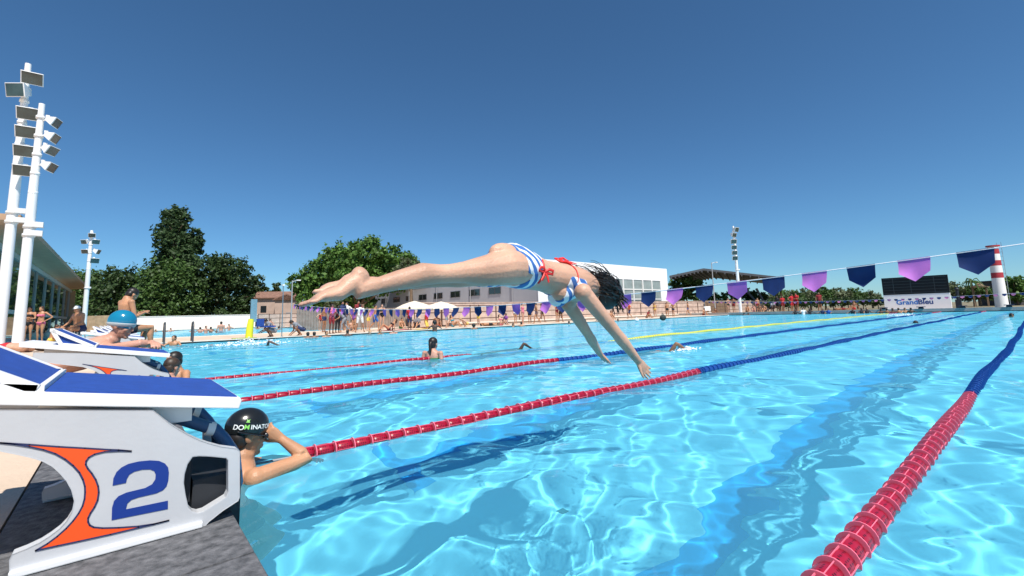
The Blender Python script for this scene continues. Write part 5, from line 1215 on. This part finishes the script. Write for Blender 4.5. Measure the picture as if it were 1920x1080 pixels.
# ------------------------------------------------------------------ others near the blocks
p0 = GY(232, 11.63, .25)
person(p0, .42, pose('bench', 'phone', .08, .6), 'bare-backed young man sitting with bowed head on a far starting block', 'tan', 'm', 1., 'short', 'black', [('trunks', 'black')], G_L, .010)
q = VD(332, 676, 6.3); person((q[0], q[1], q[2]-1.60*.95), cam_face(332, -.9), pose('water', 'float', .05, .1), 'dark-haired swimmer by the pool wall below block 3, face turned to his companion', 'tan', 'm', .95, 'short', 'black', [('trunks', 'navy')], G_W, .010)
q = VD(311, 690, 5.6); person((q[0], q[1], q[2]-1.60*.92), cam_face(311, PI-.9), pose('water', 'float', .1, .15), 'brown-haired swimmer seen from behind beneath the front edge of block 3', 'pink', 'm', .92, 'short', 'brown', [('trunks', 'black')], G_W, .010)

def P(x, Y, label, legs='stand', arms='down', lean=0., off=0., H=1.36, z=.07, **k):
    hp = k.pop('hp', 0.); tw = k.pop('twist', 0.)
    J = k.pop('J', None) or pose(legs, arms, lean, hp, tw)
    p = GY(x, Y, z) if x < 1352 else np.array([*VX(x, horizon(x), 51.2+(Y-23.)*.45)[:2], .3])
    return person(p, cam_face(x, off), J, label, s=H/1.72, group=k.pop('group', G_F), **k)
def Wt(x, y, label, up=.22, off=0., H=1.5, arms='float', Y=None, **k):
    """bather standing in the water; the water line is at picture height y; up: how far the head top is above the water"""
    p = VZ(x, y, 0.) if Y is None else GY(x, Y, 0.)
    if p[0] > 49.3: p = VX(x, horizon(x), 49.2-.12*abs(22-(Y or 20)))
    s = H/1.72; hp = k.pop('hp', 0.); J = pose(k.pop('legs', 'water'), arms, k.pop('lean', 0.), hp)
    return person((p[0], p[1], up-1.72*s), cam_face(x, off), J, label, s=s, group=G_W, **k)
# --- far poolside, left to right
P(512, 23.2, 'person in grey bending over at the pool edge left of the leaning one', 'crouch', 'fwd', .7, -1.2, 1.5, skin='brown', clothes=[('shirt', 'grey'), ('shorts', 'grey')])
P(566, 23.2, 'person in dark grey leaning out over the water with arms stretched', 'crouch', 'fwd', 1.0, -1.3, 1.55, skin='brown', clothes=[('shirt', 'grey'), ('shorts', 'navy')])
P(507, 50, 'seated pink-skinned bather in front of the low reddish wall', 'sit', 'knees', .1, .5, 1.7, skin='pink', clothes=[('trunks', 'navy')])
P(573, 47, 'small figure in dark red sitting by the board fence corner', 'sit', 'down', .2, -.5, 1.6, skin='brown', clothes=[('shirt', 'darkred'), ('shorts', 'black')])
P(600, 33.5-2, 'person with bare arms and a red top beyond the second pool', 'stand', 'hips', .2, .9, 1.3, z=.07, skin='fair', hair='bun', hc='blond', sex='f', clothes=[('suit', 'red')])
P(622, 24.0, 'dark-haired person in a pink-red top standing by the pool below the toes', 'stand', 'cross', .05, .5, 1.5, skin='dark', clothes=[('shirt', 'pink'), ('shorts', 'darkred')])
P(633, 24.8, 'person in dark clothes close behind the one in the pink-red top', 'stand', 'down', .15, 2.6, 1.45, skin='dark', clothes=[('shirt', 'darkred'), ('trousers', 'black')])
P(646, 24.6, 'person in grey trousers stepping forward with body bent', 'walk', 'fwd', .8, -1.4, 1.4, skin='tan', clothes=[('shirt', 'grey'), ('trousers', 'grey')])
P(642, 29.5, 'tall person in navy behind the pennants, head above the cord', 'stand', 'down', 0, .4, 1.85, skin='brown', clothes=[('shirt', 'navy'), ('shorts', 'navy')])
P(650, 29.8, 'person in a white shirt beside the tall one in navy', 'stand', 'hips', 0, -.6, 1.8, skin='tan', clothes=[('shirt', 'white'), ('shorts', 'grey')])
P(675, 24.0, 'person in a long white shirt seen from behind on the poolside', 'apart', 'cross', 0, PI, 1.5, skin='brown', clothes=[('shirt', 'white'), ('shorts', 'white')])
P(691, 26.5, 'bare-chested person with raised elbow right of the white shirt', 'stand', ('hips', 'head'), .2, .9, 1.3, skin='fair', hc='blond', clothes=[('trunks', 'yellow')])
P(658, 27.5, 'small child sitting on the deck behind the bent person', 'sit', 'down', .2, .6, 1.2, skin='fair', hc='brown', clothes=[('trunks', 'grey')])
P(729, 24.5, 'sunbathing woman lying back on the pink towel with knees up', 'sit', 'back', -.75, -1.35, 1.5, sex='f', hair='long', hc='brown', skin='tan', clothes=[('briefs', 'black'), ('top', 'black')])
P(768, 23.6, 'person in a bright red shirt standing at the pool edge under the first parasol', 'stand', 'cross', 0, PI-.3, 1.32, skin='dark', clothes=[('shirt', 'red'), ('shorts', 'navy')])
P(799, 25.2, 'person in red kneeling by the yellow towel', 'kneel', 'down', .15, 1.2, 1.5, skin='brown', hc='brown', clothes=[('shirt', 'red'), ('shorts', 'yellow')])
P(837, 23.4, 'thin child with arms raised to the shoulders at the pool edge', 'stand', 'fwd', .1, 1.3, 1.1, skin='fair', hc='black', clothes=[('trunks', 'grey')])
P(874, 23.6, 'blond child crawling on hands and knees at the pool edge', 'crouch', 'down', 1.0, -1.3, 1.25, skin='fair', hc='blond', clothes=[('trunks', 'yellow')])
P(918, 24.3, 'sunbather lying on the brown towel, feet to the left', J=lie(pose('stand', 'head'), True), off=-PI/2+.2, H=1.5, skin='tan', clothes=[('trunks', 'black')])
P(940, 23.5, 'dark-haired girl sitting beside the sunbather on the brown towel', 'sit', 'back', -.3, 1.0, 1.4, sex='f', hair='long', hc='black', skin='fair', clothes=[('briefs', 'pink'), ('top', 'pink')])
P(949, 25.5, 'person in purple sitting with one knee up behind the dark-haired girl', 'sit', 'knees', .1, -.8, 1.5, skin='brown', clothes=[('shirt', 'purple'), ('shorts', 'navy')])
P(980, 24.2, 'dark-haired woman standing sideways between two pennants', 'stand', 'hips', 0, 1.2, 1.5, sex='f', hair='bun', hc='black', skin='pink', clothes=[('suit', 'pink')])
P(993, 25.0, 'slim bather standing right of the dark-haired woman', 'stand', 'down', 0, -.5, 1.4, skin='tan', clothes=[('trunks', 'black')])
P(1006, 24.2, 'bather striding along the deck below the purple pennant', 'walk', 'down', .1, -1.4, 1.5, skin='tan', clothes=[('trunks', 'navy')])
P(1016, 26.0, 'bather in dark trunks walking behind the striding one', 'walk', 'down', 0, 1.3, 1.5, skin='brown', clothes=[('trunks', 'black')])
P(1044, 24.6, 'woman in a red swimsuit standing by the navy pennant near the arm', 'stand', 'cross', 0, .8, 1.5, sex='f', hair='tail', hc='brown', skin='tan', clothes=[('suit', 'darkred')])
P(1051, 25.2, 'bather with hands down beside the woman in the red swimsuit', 'apart', 'down', 0, 2.5, 1.45, skin='brown', clothes=[('trunks', 'black')])
P(1180, 24.4, 'person in an orange shirt striding left in front of the tall windows', 'walk', 'hips', .05, -1.2, 1.45, skin='tan', clothes=[('shirt', 'orange'), ('shorts', 'navy')])
P(1212, 24.3, 'person in dark red crouching on the deck right of the white bag', 'sit', 'knees', .5, 1.1, 1.5, skin='tan', hc='brown', clothes=[('shirt', 'darkred')])
P(1251, 25.6, 'bather in black trunks standing under the purple pennant', 'stand', 'down', 0, .3, 1.5, skin='tan', clothes=[('trunks', 'black')])
P(1262, 25.4, 'second bather standing just right of the black trunks', 'stand', 'hips', 0, -.7, 1.5, skin='tan', hc='brown', clothes=[('trunks', 'navy')])
P(1318, 25.2, 'bather sitting left of the small white notice board', 'sit', 'knees', .3, .9, 1.5, skin='tan', clothes=[('trunks', 'darkred')])
P(1341, 25.4, 'bather sitting right of the small white notice board', 'sit', 'back', .1, -.8, 1.5, skin='brown', clothes=[('trunks', 'black')])
P(1366, 26.2, 'woman in black bikini standing left of the white mast', 'stand', 'cross', 0, .6, 1.6, sex='f', hair='long', hc='brown', skin='fair', clothes=[('briefs', 'black'), ('top', 'black')])
P(1376, 26.0, 'bather standing close by the white mast, facing away', 'stand', 'down', 0, 2.8, 1.65, skin='brown', clothes=[('trunks', 'darkred')])
for i, (x, sk, lab, c) in enumerate(((1400, 'tan', 'first bather of the row sitting on the edge right of the white mast', 'black'), (1412, 'pink', 'pink-skinned bather second in the row on the edge by the mast', 'purple'), (1424, 'brown', 'brown-skinned bather third in the row on the edge by the mast', 'navy'), (1434, 'tan', 'last bather of the seated row, beside the crouching one in grey', 'black'))):
    P(x, 23.4, lab, 'sit', 'knees', .3, .4-.3*i, 1.5, skin=sk, clothes=[('trunks', c)])
P(1421, 26.4, 'thin bather standing behind the seated row', 'stand', 'down', 0, .5, 1.5, skin='tan', clothes=[('trunks', 'darkred')])
P(1446, 24.0, 'big dark figure in grey crouching with bent back at the pool edge', 'crouch', 'fwd', .5, .8, 1.85, skin='dark', clothes=[('shirt', 'grey'), ('shorts', 'black')])
P(1459, 25.0, 'person in dark clothes standing behind the crouching figure in grey', 'stand', 'down', .1, -.5, 1.6, skin='dark', clothes=[('shirt', 'black'), ('shorts', 'black')])
P(1468, 27.0, 'person in red standing alone before the olive tree', 'stand', 'down', 0, .3, 1.6, skin='brown', clothes=[('shirt', 'red'), ('shorts', 'darkred')])
P(1485, 26.0, 'broad person in a red shirt, left one of the pair in red', 'stand', 'hips', .1, .9, 1.75, skin='brown', clothes=[('shirt', 'red'), ('shorts', 'red')], fat=1.15)
P(1494, 26.4, 'dark-haired person in red, right one of the pair in red', 'stand', 'cross', 0, -.6, 1.85, skin='brown', clothes=[('shirt', 'red'), ('shorts', 'darkred')])
P(1537, 26.0, 'person with red top and black shorts standing past the pair in red', 'stand', 'down', 0, .4, 1.8, skin='brown', clothes=[('shirt', 'darkred'), ('shorts', 'black')])
P(1580, 27, 'bather in dark red lying on the far deck under the olive trees', J=lie(pose('stand', 'head'), True), off=-PI/2, H=1.6, skin='brown', clothes=[('trunks', 'darkred')])
P(1600, 27, 'bather sitting on the far deck near the scoreboard', 'sit', 'back', -.2, -.6, 1.6, skin='brown', clothes=[('trunks', 'red')])
for x, Y, lab, lg, ar, ln, of, H, sk, sx, hr, cl in (
    (608, 27.5, 'bather in navy trunks standing behind the pair at the second pool corner', 'stand', 'down', 0, .9, 1.5, 'brown', 'm', 'short', [('trunks', 'navy')]),
    (664, 26.0, 'girl in a purple swimsuit standing just left of the long white shirt', 'stand', 'hips', 0, -.6, 1.35, 'tan', 'f', 'long', [('suit', 'purple')]),
    (703, 25.4, 'bather in blue shorts walking behind the sunbathing woman', 'walk', 'down', .05, 1.3, 1.5, 'tan', 'm', 'short', [('shorts', 'blue')]),
    (716, 27.5, 'woman in a black swimsuit standing by the board fence', 'stand', 'cross', 0, .4, 1.6, 'fair', 'f', 'bun', [('suit', 'black')]),
    (752, 26.5, 'child in green trunks sitting near the first parasol', 'sit', 'knees', .2, .5, 1.3, 'tan', 'm', 'short', [('trunks', 'green')]),
    (783, 27.5, 'person in a white shirt sitting in the shade of the left parasol', 'sit', 'knees', .2, -.4, 1.6, 'tan', 'm', 'short', [('shirt', 'white'), ('shorts', 'navy')]),
    (820, 27.2, 'bather in orange trunks sitting under the right parasol', 'sit', 'back', -.2, .3, 1.6, 'brown', 'm', 'short', [('trunks', 'orange')]),
    (850, 25.6, 'woman in a teal bikini sitting on the deck right of the parasols', 'sit', 'back', -.3, 1.1, 1.5, 'tan', 'f', 'long', [('briefs', 'teal'), ('top', 'teal')]),
    (897, 26.2, 'bather in yellow shorts standing near the stone ledge', 'stand', 'hips', 0, -.9, 1.45, 'fair', 'm', 'short', [('shorts', 'yellow')]),
    (966, 26.4, 'girl in a white top standing behind the person in purple', 'stand', 'down', 0, .7, 1.4, 'tan', 'f', 'tail', [('shirt', 'white'), ('briefs', 'navy')]),
    (1144, 24.6, 'bather in grey trunks sitting on the edge beneath the purple pennant by the hair', 'sit', 'knees', .2, .7, 1.5, 'tan', 'm', 'short', [('trunks', 'grey')]),
    (1228, 26.8, 'woman in a yellow bikini standing behind the crouching one in dark red', 'stand', 'down', 0, -.4, 1.5, 'tan', 'f', 'long', [('briefs', 'yellow'), ('top', 'yellow')]),
    (1290, 25.8, 'bather in blue trunks walking towards the notice board', 'walk', 'down', .05, -1.3, 1.5, 'tan', 'm', 'short', [('trunks', 'blue')])):
    P(x, Y, lab, lg, ar, ln, of, H, skin=sk, sex=sx, hair=hr, hc='brown' if sk == 'fair' else 'black', clothes=cl)
# lifeguard on a high chair behind the pennants
q = GY(671, 28.5, .06); lc = empty('lifeguard_chair', q, CYAW+PI, 'high lifeguard chair standing behind the pennants under the hall wall', 'lifeguard chair')
for sx in (-.3, .3):
    for sy in (-.3, .3): b = MB(); b.tube([(sx*1.4, sy*1.3, 0), (sx*.8, sy, 1.0)], .03, 6); b.build('leg', wood_m, lc)
b = MB(); b.box((0, 0, 1.02), (.6, .6, .05)); b.build('seat', wood_m, lc); b = MB(); b.box((-.28, 0, 1.35), (.04, .6, .6)); b.build('backrest', wood_m, lc)
person((q[0], q[1], q[2]+.62), cam_face(671, .4), pose('bench', 'knees', .1), 'lifeguard in dark red sitting on the high chair above the pennants', 'brown', s=.95, clothes=[('shirt', 'darkred'), ('shorts', 'darkred')], group=G_F)
# --- in the water along the far side
for x, y, lab, sk, hc, up in ((578, 637, 'dark wet head at the pool edge below the leaning person', 'brown', 'black', .25), (590, 636, 'second dark head at the edge, left of the brown-haired one', 'brown', 'black', .25), (613, 634, 'brown-haired bather looking over the pool edge beneath the pink-red top', 'tan', 'brown', .25), (652, 632, 'black-haired head alone in the water below the person in grey trousers', 'dark', 'black', .28), (694, 629, 'small fair head in the water right of the white shirt', 'fair', 'blond', .2), (713, 627, 'brown head in the water left of the pink towel', 'tan', 'brown', .22), (738, 625, 'brown-haired bather resting on the edge by the pink towel', 'pink', 'brown', .25)):
    Wt(x, y, lab, up, PI if hc == 'black' else .3, 1.45, skin=sk, hc=hc, vox=.025, Y=21.9)
Wt(815, 624, 'bather with a big mass of black hair standing in the water by the edge', .55, PI, 1.5, skin='dark', hair='afro', vox=.025, Y=21.7)
Wt(888, 621, 'round black-haired head in front of the crawling blond child', .28, PI, 1.45, skin='brown', hair='afro', vox=.025, Y=21.9)
Wt(962, 616, 'child head in the water below the girl on the brown towel', .22, 1., 1.4, skin='tan', hc='brown', vox=.025, Y=22)
Wt(977, 615, 'black-haired child in the water in front of the standing woman', .3, PI, 1.4, skin='tan', vox=.025, Y=22)
Wt(1066, 609, 'lone dark head in the water between the arms of the diver', .2, PI, 1.4, skin='brown', vox=.025, Y=22)
Wt(1125, 605, 'dark bather at the pool edge right of the upper arm of the diver', .5, PI, 1.4, skin='brown', vox=.025, Y=22)
Wt(1158, 603, 'black swimming head just right of the arm, by the pool edge', .2, .5, 1.4, skin='brown', vox=.025, Y=22)
Wt(1394, 594, 'left of two black heads close together below the white mast', .26, PI, 1.4, skin='dark', vox=.025, Y=20.6)
Wt(1402, 594, 'right of two black heads close together below the white mast', .26, .4, 1.4, skin='dark', vox=.025, Y=20.5)
for x, y, lab, sk, up, Y, cl in ((1490, 590, 'dark bather splashing in the water below the pair in red', 'dark', .5, 20.0, 'black'), (1505, 589, 'bather in a white shirt standing in the water', 'tan', .6, 20.6, 'white'), (1517, 589, 'dark bather right of the white shirt in the water', 'dark', .55, 20.2, 'black'), (1541, 586, 'child in navy in the water, left of two', 'brown', .5, 21.5, 'navy'), (1552, 586, 'child in blue in the water, right of two', 'brown', .5, 21.6, 'blue'), (1597, 584, 'dark bather in the water before the olive trees', 'brown', .45, 21.5, 'black'), (1614, 588, 'dark bather of a pair by the yellow lane rope', 'dark', .5, 15.0, 'black'), (1624, 588, 'pale bather of a pair by the yellow lane rope', 'tan', .5, 15.4, 'black')):
    Wt(x, y, lab, up, .5 if Y < 21 else -.6, 1.5, skin=sk, vox=.025, Y=Y, clothes=[('shirt', cl)])
for i, (x, sk, lab) in enumerate(((1650, 'dark', 'dark head first in the row of bathers under the scoreboard'), (1661, 'brown', 'brown bather second in the row under the scoreboard'), (1672, 'dark', 'dark-haired bather third in the row under the scoreboard'), (1683, 'tan', 'pale bather fourth in the row under the scoreboard'), (1695, 'tan', 'pale bather last but one in the row under the scoreboard'), (1706, 'dark', 'dark bather ending the row under the scoreboard'))):
    Wt(x, 584, lab, .42, [.4, PI][i % 2], 1.5, skin=sk, vox=.03, Y=[16.5, 16.2, 15.2, 15., 13.6, 13.4][i])
# --- second pool
for x, Y, lab, up, sk, hc in ((283, 34, 'dark head swimming alone at the near left of the second pool', .22, 'brown', 'black'), (293, 58, 'head at the far left rim of the second pool', .25, 'tan', 'brown'), (310, 58, 'left head of a close pair at the far rim of the second pool', .3, 'tan', 'brown'), (321, 58, 'right head of a close pair at the far rim of the second pool', .35, 'pink', 'brown'), (361, 52, 'single dark head right of the grab rail in the second pool', .3, 'tan', 'black'), (376, 44, 'left child of a group of three in the second pool', .45, 'pink', 'black'), (387, 42, 'middle child of a group of three, seen from behind', .55, 'pink', 'brown'), (396, 44, 'right child of a group of three in the second pool', .45, 'brown', 'black'), (407, 42, 'dark head low in the water beside the waist-deep man', .2, 'brown', 'black'), (430, 50, 'distant pink bather right of the waist-deep man in the second pool', .6, 'pink', 'brown'), (483, 52, 'head in the second pool right of the yellow hoist', .3, 'brown', 'black'), (523, 44, 'dark head in the second pool before the reddish wall', .3, 'brown', 'black'), (589, 40, 'small red-capped head in the second pool near the red towel', .3, 'brown', 'brown')):
    Wt(x, 0, lab, up, PI if hc == 'black' else .5, 1.5, skin=sk, hc=hc, vox=.025, Y=Y)
Wt(415, 0, 'bare-backed man standing waist-deep in the second pool', .85, PI, 1.7, arms='down', skin='pink', hc='black', vox=.02, Y=40, clothes=[('trunks', 'grey')])
# --- swimmers in the main pool
Wt(328, 643, 'boy with wet dark hair looking out of the water at the far grab rails', .36, -.5, 1.5, skin='tan', hc='brown', Y=21.4, vox=.015)
Wt(1712, 613, 'swimmer with a dark cap coming along the blue lane rope, arms spread', .28, 0, 1.7, 'wide', skin='tan', hair='cap', hc='black', vox=.015, Y=3.55, lean=.9, hp=-.6)
Wt(1885, 592, 'far swimmer with a dark head near the lighthouse end', .25, .4, 1.7, 'wide', skin='tan', hc='black', vox=.02, Y=1.2, lean=.5)
g = VZ(811, 671, 0)
person((g[0], g[1], .37-1.70), cam_face(811, PI-.55), pose('water', 'down', .05), 'girl with a long dark ponytail standing in the pool with her back turned', 'pink', 'f', 1., 'tail', 'black', [('top', 'green')], G_W, .010)
def crawl(x, y, label, heading, arm=True, s=1., skin='brown', cap=None, sink=-.115, group=G_W, legs=True):
    """front-crawl swimmer lying in the water, one arm recovering over the surface"""
    p = VZ(x, y, 0.)
    J = lie(pose('stand', 'down'), False, 0.)
    if arm: J['elR'] = (J['shR'][0]+.05, J['shR'][1]-.16, .27); J['wrR'] = (J['shR'][0]+.30, J['shR'][1]-.20, .14)
    J['elL'] = (J['shL'][0]+.28, J['shL'][1], -.08); J['wrL'] = (J['shL'][0]+.52, J['shL'][1], -.12)
    J['hf'] = (.25, -.75 if arm else .1, -.5); J['hu'] = (1, 0, .15)
    return person((p[0], p[1], sink), heading, J, label, skin, 'm', s, 'cap' if cap else 'short', cap or 'black', [('trunks', 'black')], group, .014)
crawl(1212, 661, 'crawl swimmer beyond the hands of the diver, bent arm lifted over the water', .0, True, 1., 'brown', 'black')
crawl(940, 657, 'swimmer low in the water left of the far arm of the diver, elbow raised', .25, True, .9, 'dark')
crawl(652, 651, 'pale pink swimmer low in the water below the white shirt', -.2, False, 1., 'pink', 'white')
crawl(372, 648, 'swimmer low in the water right of the boy at the grab rails', .1, False, 1., 'brown')
crawl(472, 649, 'dark-headed swimmer in the splash below the yellow hoist', -.3, True, 1., 'dark')
# splashes: loose white drops and foam
foam_m = M('foam', (.86, .9, .93), .5)
def splash(x, y, Y, L, n, h, label, seed):
    r = np.random.default_rng(seed); p = GY(x, Y, 0.) if Y else VZ(x, y, 0.); b = MB()
    for i in range(n):
        a = r.normal(size=2)*[L*.33, L*.13]; z = abs(r.normal())*h*math.exp(-abs(a[0])/L*2); q = .008+.022*r.random()**3
        b.ell((a[0], a[1], .01+z), (q*(1+r.random()*1.5), q*1.4, q*.8), None, 6, 4)
    o = b.build('splash', foam_m); o.location = p; o['label'] = label; o['category'] = 'splash'; o['kind'] = 'stuff'
splash(470, 647, None, 2.2, 420, .10, 'white splash trailing round the swimmer below the yellow hoist', 1)
splash(1285, 657, None, .6, 90, .04, 'small splash ahead of the crawl swimmer', 2)
splash(1692, 592, None, 2.4, 260, .08, 'white splash in the far lane under the scoreboard', 3)
# --- left end, beyond the blocks
P(53, 31, 'woman in a dark bikini standing left of the one in pink, by the glass wall', 'stand', 'cross', 0, -.4, 1.72, sex='f', hair='long', hc='brown', skin='tan', clothes=[('briefs', 'black'), ('top', 'black')], group=G_L)
P(76, 31, 'woman in a pink bikini standing on the deck by the glass wall', 'stand', 'hips', .05, -.7, 1.72, sex='f', hair='long', hc='brown', skin='tan', clothes=[('briefs', 'pink'), ('top', 'pink')], group=G_L)
P(97, 29, 'seated bather with bare back beside the cream bag', 'sit', 'knees', .3, 1.2, 1.6, skin='tan', hc='brown', clothes=[('trunks', 'yellow')], group=G_L)
p0 = GD(150, 15, .3); person((p0[0], p0[1], .28), cam_face(150, -.9), pose('bench', 'knees', .2), 'broad old man with a white cap sitting beyond the blocks', 'tan', 'm', .92, 'hat', 'white', [('trunks', 'navy')], G_L, .014, fat=1.25)
stl = MB(); stl.lathe([(0, .42), (.17, .42), (.17, .38), (.16, .36)], seg=14)
for k in range(4): a = k*PI/2+.4; stl.tube([(.12*math.cos(a), .12*math.sin(a), .38), (.17*math.cos(a), .17*math.sin(a), 0)], .015, 6)
o = stl.build('stool', hallw_m); o.location = (p0[0], p0[1], .3); tag(o, 'white stool under the old man in the white cap', 'stool')
P(193, 24.5, 'small child in a pink top sitting behind the teal cap', 'sit', 'knees', .1, .2, 1.25, sex='f', hair='short', hc='brown', skin='pink', clothes=[('suit', 'pink')], group=G_L)
p0 = GD(14, 9.6, .3); person(p0, CYAW-PI/2+.3, lie(pose('stand', 'head'), True), 'bather in red trunks lying on the starting deck below the left masts', 'fair', 'm', .9, 'short', 'brown', [('trunks', 'red')], G_L, .014)
